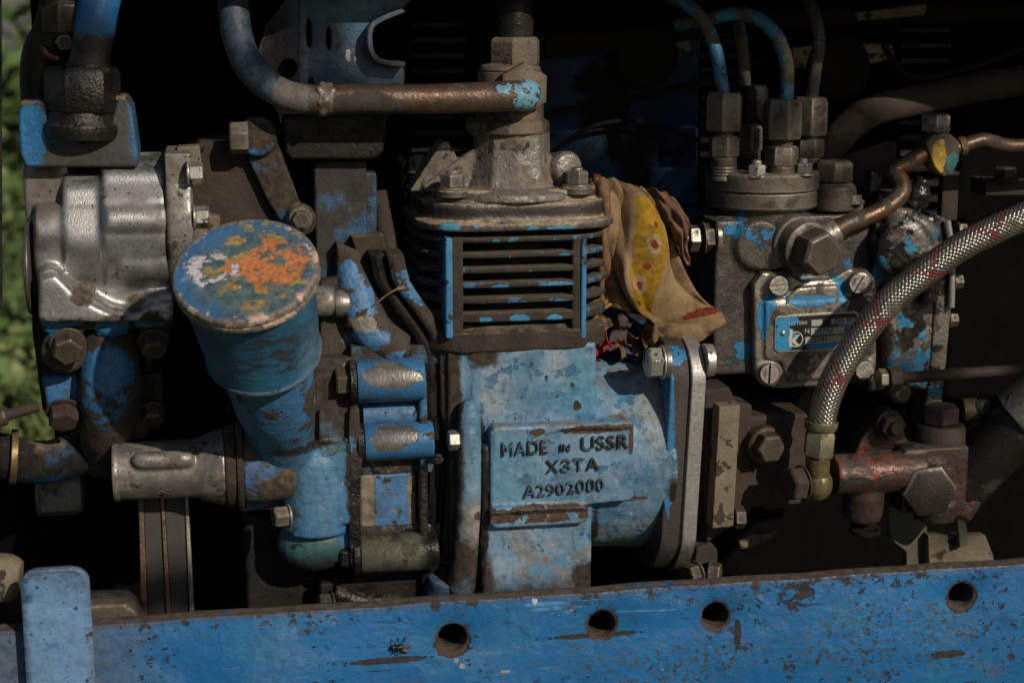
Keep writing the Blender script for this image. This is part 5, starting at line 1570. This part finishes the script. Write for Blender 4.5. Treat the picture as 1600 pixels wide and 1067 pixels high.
# upper right plug and screw
b = B(); b.hex(q(1303, 283, 120), ZA, 34, 34, .2); O('filler_plug', b, m_steeldust, ip, 2)
b = B(); b.lathe(q(1303, 300, 120), ZA, [(36, -30), (36, 10), (28, 16)], 24); b.pbox(1284, 312, 1350, 340, 110, 190); CAST('top_casting', b, m_steeldust, ip, 3, 4, 1)
b = B(); b.lathe(q(1328, 318, 110), ZA, [(24, 0), (24, 5), (19, 7), (19, 14), (10, 15), (10, 24), (7, 28)], 20); O('bleed_screw', b, m_steel, ip, .8)
for px, py, ph in ((1182, 277, .3), (1254, 274, .7)):
    bolt('nut', ip, q(px, py, 78), ZA, 15.5, 17, m_bright if px < 1200 else m_steel, 1.2, 9, ph)
# stud with two nuts at left
p = q(1110, 372, 90)
bolt('nut', ip, p + XA * -16, XA, 25, 18, m_boltdark, 1.1, 0, .3)
bolt('nut', ip, p + XA * -38, XA, 23, 18, m_steel, 0, 0, .1)
b = B(); b.cyl(p + XA * -50, p + XA * 30, 12); b.cyl(p + XA * 4, p + XA * 12, 30); O('stud', b, m_zinc, ip, 1)
# governor half
b = B()
b.pbox(1362, 340, 1470, 610, 70, 220); b.ball(q(1420, 400, 80), (60, 50, 60)); b.pbox(1372, 300, 1440, 350, 100, 200)
b.lathe(q(1405, 385, 60), FRONT, [(48, -20), (48, 20), (36, 28), (20, 28)], 24)
b.tube([q(1380, 330, 70), q(1430, 345, 50), q(1456, 380, 50), q(1450, 470, 60)], 16, 12)
b.tube([q(1380, 480, 60), q(1390, 540, 56), q(1400, 600, 60)], 20, 12)
b.lathe(q(1400, 450, 60), FRONT, [(26, -10), (26, 20), (18, 26)], 14)
CAST('governor_housing', b, m_gov, ip, 3, 5, 3)
b = B(); b.plate([(1462, 336), (1478, 340), (1486, 352), (1488, 470), (1480, 560), (1470, 660), (1440, 664), (1452, 600), (1460, 480), (1456, 360)], 66, 90); O('rim_plate', b, m_gov, ip, 4)
b = B(); b.tube([q(1480, 345, 60), q(1487, 400, 60), q(1486, 480, 60)], 6, 10); O('rim_edge', b, m_gasket, ip, 0)
for px, py in ((1494, 360), (1488, 440), (1480, 500)):
    bolt('bolt', ip, q(px, py, 100), XA, 13, 14, m_boltdark, 1.1)
b = B(); b.lathe(q(1428, 322, 90), (.2, -.2, 1), [(20, 0), (22, 6), (22, 26), (15, 36), (12, 50)], 18); b.pbox(1360, 268, 1378, 330, 130, 160); CAST('vent_stub', b, m_gov, ip, 2.6, 3, 1)
b = B(); b.pbox(1440, 520, 1468, 690, 110, 130); O('support_leg', b, m_tan, ip, 2)
# four injector pipes with their nuts
def injector(label, nut_px, y, nr, nh, pipe, r, mat, ph, nutmat, lower):
    px, p0, p1 = nut_px
    s_ = sc(px, p1, y)
    base = q(px, p1, y)
    t = T('injector_pipe', label, 'fuel pipe', base, 'injector pipes on the pump head')
    b = B(); b.hex(base, (0.0, 0, 1), nr * s_, nh * s_, ph); O('union_nut', b, nutmat, t, 2.2)
    b = B(); b.tube([q(a, c_, d) for a, c_, d in pipe], r * s_, 18, 8); O('pipe', b, mat, t, 0)
    lz0, lz1, lr = lower
    z0, z1 = q(px, lz1, y).z, q(px, lz0, y).z
    b = B(); b.hex((base.x + 1, y, (z0 + z1) / 2 - 4), ZA, lr * s_, (z1 - z0) / 2 + 4, ph + .3); O('valve_holder', b, m_steeldust, t, 1.6)
    b = B(); b.cyl((base.x + 1, y, z1), (base.x + 1, y, base.z + 4), lr * .62 * s_)
    b.lathe((base.x + 1, y, z0 - 12), ZA, [(lr * .86 * s_, 0)] + [(lr * (.86 if k % 2 else .80) * s_, 2 + k * 2.6) for k in range(1, 10)] + [(lr * .8 * s_, (z1 - z0) / 2 + 8)], 24)
    O('threaded_neck', b, m_boltdark, t, .4)
injector('front left injector pipe curving away left above a tall hex nut', (1131, 142, 205), 118, 31, 60, ((1131, 150, 118), (1126, 120, 118), (1118, 78, 120), (1100, 34, 130), (1068, 4, 150), (1020, -18, 170), (960, -50, 190)), 10.5, m_inj, .15, m_steeldust, (212, 270, 25))
injector('front right injector pipe arching left over the pump with bare blue chips', (1221, 152, 218), 90, 31, 62, ((1228, 160, 92), (1230, 120, 92), (1226, 88, 94), (1210, 52, 100), (1184, 30, 112), (1150, 22, 126), (1105, 30, 146), (1060, 40, 190)), 11, m_inj, .55, m_steeldust, (228, 282, 27))
injector('short rear left injector pipe in shade behind the front nuts', (1171, 134, 190), 190, 30, 56, ((1164, 140, 190), (1162, 100, 190), (1158, 60, 200), (1150, 20, 220)), 9.5, m_inj2, .05, m_dark, (196, 268, 22))
injector('rear right injector pipe rising straight up past the arched one', (1264, 148, 212), 170, 30, 60, ((1268, 154, 170), (1274, 110, 170), (1279, 70, 172), (1274, 30, 180), (1258, -4, 200), (1230, -40, 220)), 10, m_inj2, .3, m_steeldust, (216, 268, 24))

# return fuel line
t = T('fuel_return_pipe', 'tarnished copper fuel pipe bending up from the pump to a yellow chipped union', 'pipe', q(1290, 375, 60))
b = B(); b.tube([q(1268, 384, 56), q(1290, 370, 52), q(1320, 352, 50), q(1352, 340, 50), q(1388, 322, 54), q(1408, 302, 60), q(1408, 284, 72), q(1398, 268, 84), q(1418, 256, 84), q(1444, 240, 84), q(1470, 230, 84)], [20, 19, 15.5, 14.5, 14.5, 14.5, 14.5, 14.5, 14.5, 14.5, 15], 20, 8)
O('pipe', b, m_copper, t, 0)
b = B(); b.lathe(q(1288, 370, 52), (1, 0, .42), [(20, -18), (22, 0), (20, 22), (17, 26)], 22); O('sleeve', b, m_pump, t, 1)
m_union = mk('union_chipped_yellow', (0.09, 0.072, 0.056), .6, .3, var=.3, layers=[dict(c=(0.44, 0.28, 0.035), m=('OR', EL(1462, 244, 76, 14, 30, 1.1, 14, 81), EL(1500, 226, 80, 12, 16, 1.0, 12, 82)), r=.5, h=1.5), dict(c=(0.03, 0.17, 0.17), m=EL(1486, 256, 70, 12, 20, 1.1, 14, 83), r=.5, h=1)])
b = B(); b.plate([(1446, 224), (1458, 210), (1486, 210), (1500, 222), (1500, 250), (1490, 272), (1474, 278), (1460, 262)], 64, 44); O('union_block', b, m_union, t, 4)
b = B(); b.cyl(q(1464, 216, 84), q(1464, 190, 84), 18, 20, 24); O('stem', b, m_boltdark, t, 1)
b = B(); b.hex(q(1461, 206, 84), ZA, 26, 30, .2); O('banjo_bolt', b, m_steel, t, 2)
b = B(); b.tube([q(1488, 234, 86), q(1510, 226, 88), q(1535, 219, 90), q(1556, 224, 92), q(1580, 228, 94), q(1640, 226, 100), q(1720, 224, 110)], [14, 12, 12, 13, 11.5, 11.5, 11.5], 18, 8); O('outlet_pipe', b, m_copper, t, 0)
b = B(); b.ring(q(1497, 230, 87), (1, 0, .2), 16, 11, 12); O('olive', b, m_brass, t, 1)

t = T('breather_pipe', 'wide dull brown pipe slanting up to the right behind the pump', 'pipe', q(1275, 265, 240))
b = B(); b.tube([q(1262, 275, 230), q(1290, 240, 235), q(1330, 195, 250), q(1372, 170, 270), q(1430, 158, 300), q(1520, 138, 330), q(1700, 110, 360)], 27, 20); O('pipe', b, m_browndull, t, 0)
t = T('back_bracket', 'dusty upright bracket strip in shade behind the yellow chipped union', 'bracket', q(1480, 340, 200))
b = B(); b.plate([(1474, 270), (1500, 268), (1496, 345), (1470, 345)], 200, 20); b.plate([(1540, 280), (1640, 286), (1640, 306), (1540, 306)], 220, 60); O('strip', b, m_browndull, t, 3)
bolt('bolt', t, q(1570, 282, 215), ZA, 20, 20, m_rust, 1.2)

# braided hose
hp = [q(a, c_, d) for a, c_, d in ((1284, 664, -54), (1288, 636, -54), (1304, 592, -56), (1328, 550, -60), (1358, 508, -66), (1398, 463, -74), (1447, 424, -82), (1498, 388, -90), (1552, 360, -98), (1612, 334, -106), (1700, 300, -112))]
t = T('braided_hose', 'steel braided hose with red tracer threads sweeping up to the right edge', 'hose', q(1282, 720, -54))
HP = catmull(hp, 24)
# resample evenly
acc = [0]
for i in range(1, len(HP)):
    acc.append(acc[-1] + (HP[i] - HP[i - 1]).length)
LH = acc[-1]
def at_s(s_):
    s_ = min(max(s_, 0), LH - 1e-3)
    lo = 0
    import bisect
    lo = bisect.bisect_right(acc, s_) - 1
    return HP[lo].lerp(HP[lo + 1], (s_ - acc[lo]) / (acc[lo + 1] - acc[lo]))
NS = int(LH / 1.6)
FRM = []
x = None
for i in range(NS + 1):
    s_ = LH * i / NS
    p = at_s(s_); tg = (at_s(s_ + 2) - at_s(s_ - 2)).normalized()
    if x is None:
        x, _, _ = frame(tg)
    x = (x - tg * x.dot(tg)).normalized()
    FRM.append((p, x.copy(), tg.cross(x), tg))
HR = 21.5
b = B(); b.tube(HP, HR - 2.2, 24, 1); O('core', b, m_hosecore, t, 0)
NC, PIT_ = 16, 112.0
bw, br = B(), B()
for dr in (1, -1):
    for k in range(NC):
        tgt = br if (dr == 1 and k in (0, 1)) or (dr == -1 and k in (7, 8)) else bw
        prev = None
        for i, (p, xx, yy, tg) in enumerate(FRM):
            s_ = LH * i / NS
            a = dr * 6.2831853 * s_ / PIT_ + 6.2831853 * k / NC
            lift = dr * math.cos(math.pi * s_ / (PIT_ / (2 * NC))) * .9
            rad = xx * math.cos(a) + yy * math.sin(a)
            tan_ = (-xx * math.sin(a) + yy * math.cos(a)) * dr
            side = (tg * (HR * 6.2831853 / PIT_) - tan_).normalized()
            c = p + rad * (HR + lift)
            w_ = 3.0
            cur = [tgt.bm.verts.new(c + side * w_ - rad * 1.0), tgt.bm.verts.new(c + side * w_ * .4 + rad * .5), tgt.bm.verts.new(c - side * w_ * .4 + rad * .5), tgt.bm.verts.new(c - side * w_ - rad * 1.0)]
            if prev:
                for j in range(3):
                    tgt.bm.faces.new((prev[j], prev[j + 1], cur[j + 1], cur[j]))
            prev = cur
O('wire_braid', bw, m_wire, t, 0)
O('tracer_thread', br, m_tracer, t, 0)
hb = q(1281, 700, -54)
d0 = (hp[1] - hb).normalized()
b = B(); b.lathe(q(1282, 671, -54), d0, [(24, 0), (26, 4), (27.5, 14), (25.5, 15), (24, 6)], 28); O('crimp_collar', b, m_zinc, t, .8)
b = B(); b.hex(q(1278, 713, -54), d0, 26, 44, .25); O('hex_ferrule', b, m_zinc, t, 2)
b = B(); b.cyl(q(1277, 742, -52), q(1278, 712, -54), 19, 20, 24); O('neck', b, m_brass, t, 1)
b = B(); b.ball(q(1277, 756, -50), (25, 24, 28), 24); O('banjo_eye', b, m_brass, t, 0)
bolt('banjo_bolt', t, q(1254, 754, -50), (-1, -.25, 0), 29, 26, m_rust, 1.0, 0, .3)

# lift pump / valve body
t = T('lift_pump', 'rust red fuel lift pump body with a large hex plug facing the viewer', 'fuel pump', q(1400, 820, 0))
b = B()
a, e = q(1300, 742, -8), q(1440, 735, -8); e.z = a.z
b.cyl(a, e, 33, 35, 32)
b.lathe(q(1352, 745, -2), (0, .1, -1), [(30, 0), (34, 30), (33, 66), (30, 74)], 28)
b.pbox(1412, 700, 1512, 800, -20, 90)
b.lathe(q(1462, 712, 30), ZA, [(50, -80), (50, 18)], 32)
b.plate([(1336, 712), (1344, 690), (1384, 640), (1400, 642), (1420, 690), (1424, 730), (1340, 730)], 20, 40)
b.lathe(q(1446, 758, -10), FRONT, [(48, -20), (46, 12)], 28)
b.lathe(q(1462, 780, 10), (0, 0, -1), [(38, 0), (34, 34)], 20)
b.tube([q(1500, 720, 30), q(1514, 770, 20), q(1500, 810, 10)], [30, 24, 16], 16)
CAST('pump_body', b, m_red, t, 2.8, 5, 1.6)
b = B(); b.hex(q(1446, 762, -24), V((-.12, -1, .02)), 46, 28, .12); O('hex_plug', b, mk('plug_rusty', (0.022, 0.018, 0.015), .6, .2, var=.4, grain=1.2, layers=[dict(c=(0.34, 0.31, 0.26), m=('AND', ('EDGE', 6, .93, .84, 10), ('UP', -.2, .3)), r=.5, mt=.6)]), t, 2.5)
b = B(); b.lathe(q(1466, 694, 30), ZA, [(42, -14), (44, 0), (44, 30), (40, 36)], 32); O('cap', b, m_rust, t, 2)
b = B(); b.hex(q(1468, 660, 30), ZA, 33, 30, .25); O('cap_nut', b, m_rust, t, 2)
bolt('nut', t, q(1390, 664, 12), FRONT, 22, 18, m_rust, 1.15, 12, .2)
b = B(); b.lathe(q(1352, 824, -2), (0, .1, -1), [(26, 0), (26, 8)], 24); O('outlet_ring', b, m_dark, t, 1)

t = T('orange_washer_bolt', 'dark hex bolt on an orange fibre washer left of the hose fitting', 'bolt', q(1196, 697, 0))
b = B(); b.lathe(q(1194, 694, 16), (.12, -1, 0), [(32, -12), (32, 8), (28, 12)], 28); O('washer', b, m_copper, t, 1.5)
bolt('head', t, q(1196, 695, 4), (.12, -1, -.05), 25, 26, m_boltdark)
b = B(); b.pbox(1150, 648, 1262, 792, 30, 160); O('mounting_face', b, m_rust, t, 8)

t = T('clamp_bar', 'narrow tan metal bar standing upright right of the compressor flange', 'bar', q(1136, 825, -20))
b = B(); b.prism([q(1124, 636, -30), q(1157, 633, -30), q(1146, 822, -30), q(1113, 826, -30)], (0, 34, 0)); O('bar', b, m_tan, t, 2)
bolt('nut', t, q(1146, 808, -14), XA, 19, 18, m_boltdark, 0, 0, .3)
t = T('spacer_block', 'dark brown block in shade behind the tan bar', 'block', q(1140, 800, 40))
b = B(); b.plate([(1100, 610), (1140, 604), (1150, 628), (1176, 632), (1176, 800), (1104, 850)], 24, 120); O('block', b, m_rust, t, 5)
t = T('lower_tab', 'brown tab with two nuts at the foot of the compressor flange', 'tab', q(1100, 910, 20))
b = B(); b.plate([(1088, 856), (1112, 848), (1122, 860), (1120, 930), (1080, 930)], 20, 50); O('tab', b, m_browndull, t, 4)
bolt('nut', t, q(1088, 895, 0), (-1, -.5, 0), 20, 20, m_boltdark, 1.1); bolt('nut', t, q(1108, 896, 4), (1, -.5, 0), 20, 16, m_boltdark, 1.1)

# control rod, right edge pieces
t = T('control_rod', 'thin rusty control rod running level to the right edge', 'rod', q(1400, 590, -10))
b = B(); a, e = q(1384, 592, -10), q(1760, 566, -10); b.cyl(a, e, 9.5, 9.5, 18); O('rod', b, m_rust, t, 0)
bolt('nut', t, q(1386, 592, -10), XA, 21, 22, m_rust, 0, 0, .2)
b = B(); b.hex(q(1372, 592, -10), XA, 17, 14, .4); O('lock_nut', b, m_zinc, t, 1.2)
b = B(); b.lathe(q(1404, 612, 6), FRONT, [(18, -14), (18, 10), (12, 16)], 18); O('pivot', b, m_boltdark, t, 1)
t = T('bleed_fitting', 'small brass bleed fitting with a slotted screw at lower right', 'fitting', q(1530, 660, 40))
b = B(); b.lathe(q(1512, 640, 50), (1, -.3, .1), [(20, -8), (21, 14), (14, 18), (14, 26)], 20); O('body', b, m_brass, t, 1.5)
bolt('screw', t, q(1532, 635, 34), (.55, -.8, .1), 13, 10, m_steel, 0, 0, .9, True)
b = B(); b.plate([(1516, 652), (1562, 646), (1560, 668), (1522, 684)], 50, 30); O('bracket', b, m_tan, t, 2.5)
t = T('rubber_pipe', 'fat black rubber pipe with a bright clamp ring at the right edge', 'pipe', q(1560, 720, 0))
b = B(); b.tube([q(1500, 760, 40), q(1545, 712, 20), q(1590, 664, 0), q(1660, 600, -30), q(1740, 520, -60)], [46, 48, 48, 48, 48], 26); O('pipe', b, m_rubber, t, 0)
b = B(); b.ring(q(1594, 660, -2), (.7, -.3, .62), 51, 47, 9); O('clamp_ring', b, m_steel, t, 1)
b = B(); b.tube([q(1596, 652, -6), q(1660, 592, -34), q(1740, 516, -64)], 53, 26); O('metal_end', b, m_alu2, t, 0)

t = T('floor_plate', 'greenish grey plates lying in the bay under the lift pump', 'plate', q(1450, 880, 120))
m_green = mk('grey_green_metal', (0.13, 0.125, 0.095), .75, var=.25, vs=60, layers=[dict(c=(0.06, 0.05, 0.04), m=n_(50, .55, .64, 99.0), r=.9)])
b = B(); b.plate([(1388, 790), (1448, 800), (1456, 1000), (1420, 1000), (1416, 862), (1392, 842)], 110, 20); O('plate', b, m_green, t, 2)
b = B(); b.plate([(1450, 836), (1540, 836), (1553, 870), (1553, 1000), (1456, 1000)], 90, 20); O('plate', b, m_tan, t, 2)
b = B(); b.plate([(1492, 776), (1506, 776), (1514, 852), (1500, 856)], 70, 12); O('strip', b, m_green, t, 2)
b = B(); b.plate([(1154, 842), (1180, 834), (1208, 832), (1206, 842), (1172, 856), (1158, 858)], 180, 14); O('tab', b, m_tan, t, 2)  # pale tab standing for a lit patch, brightness put into its colour
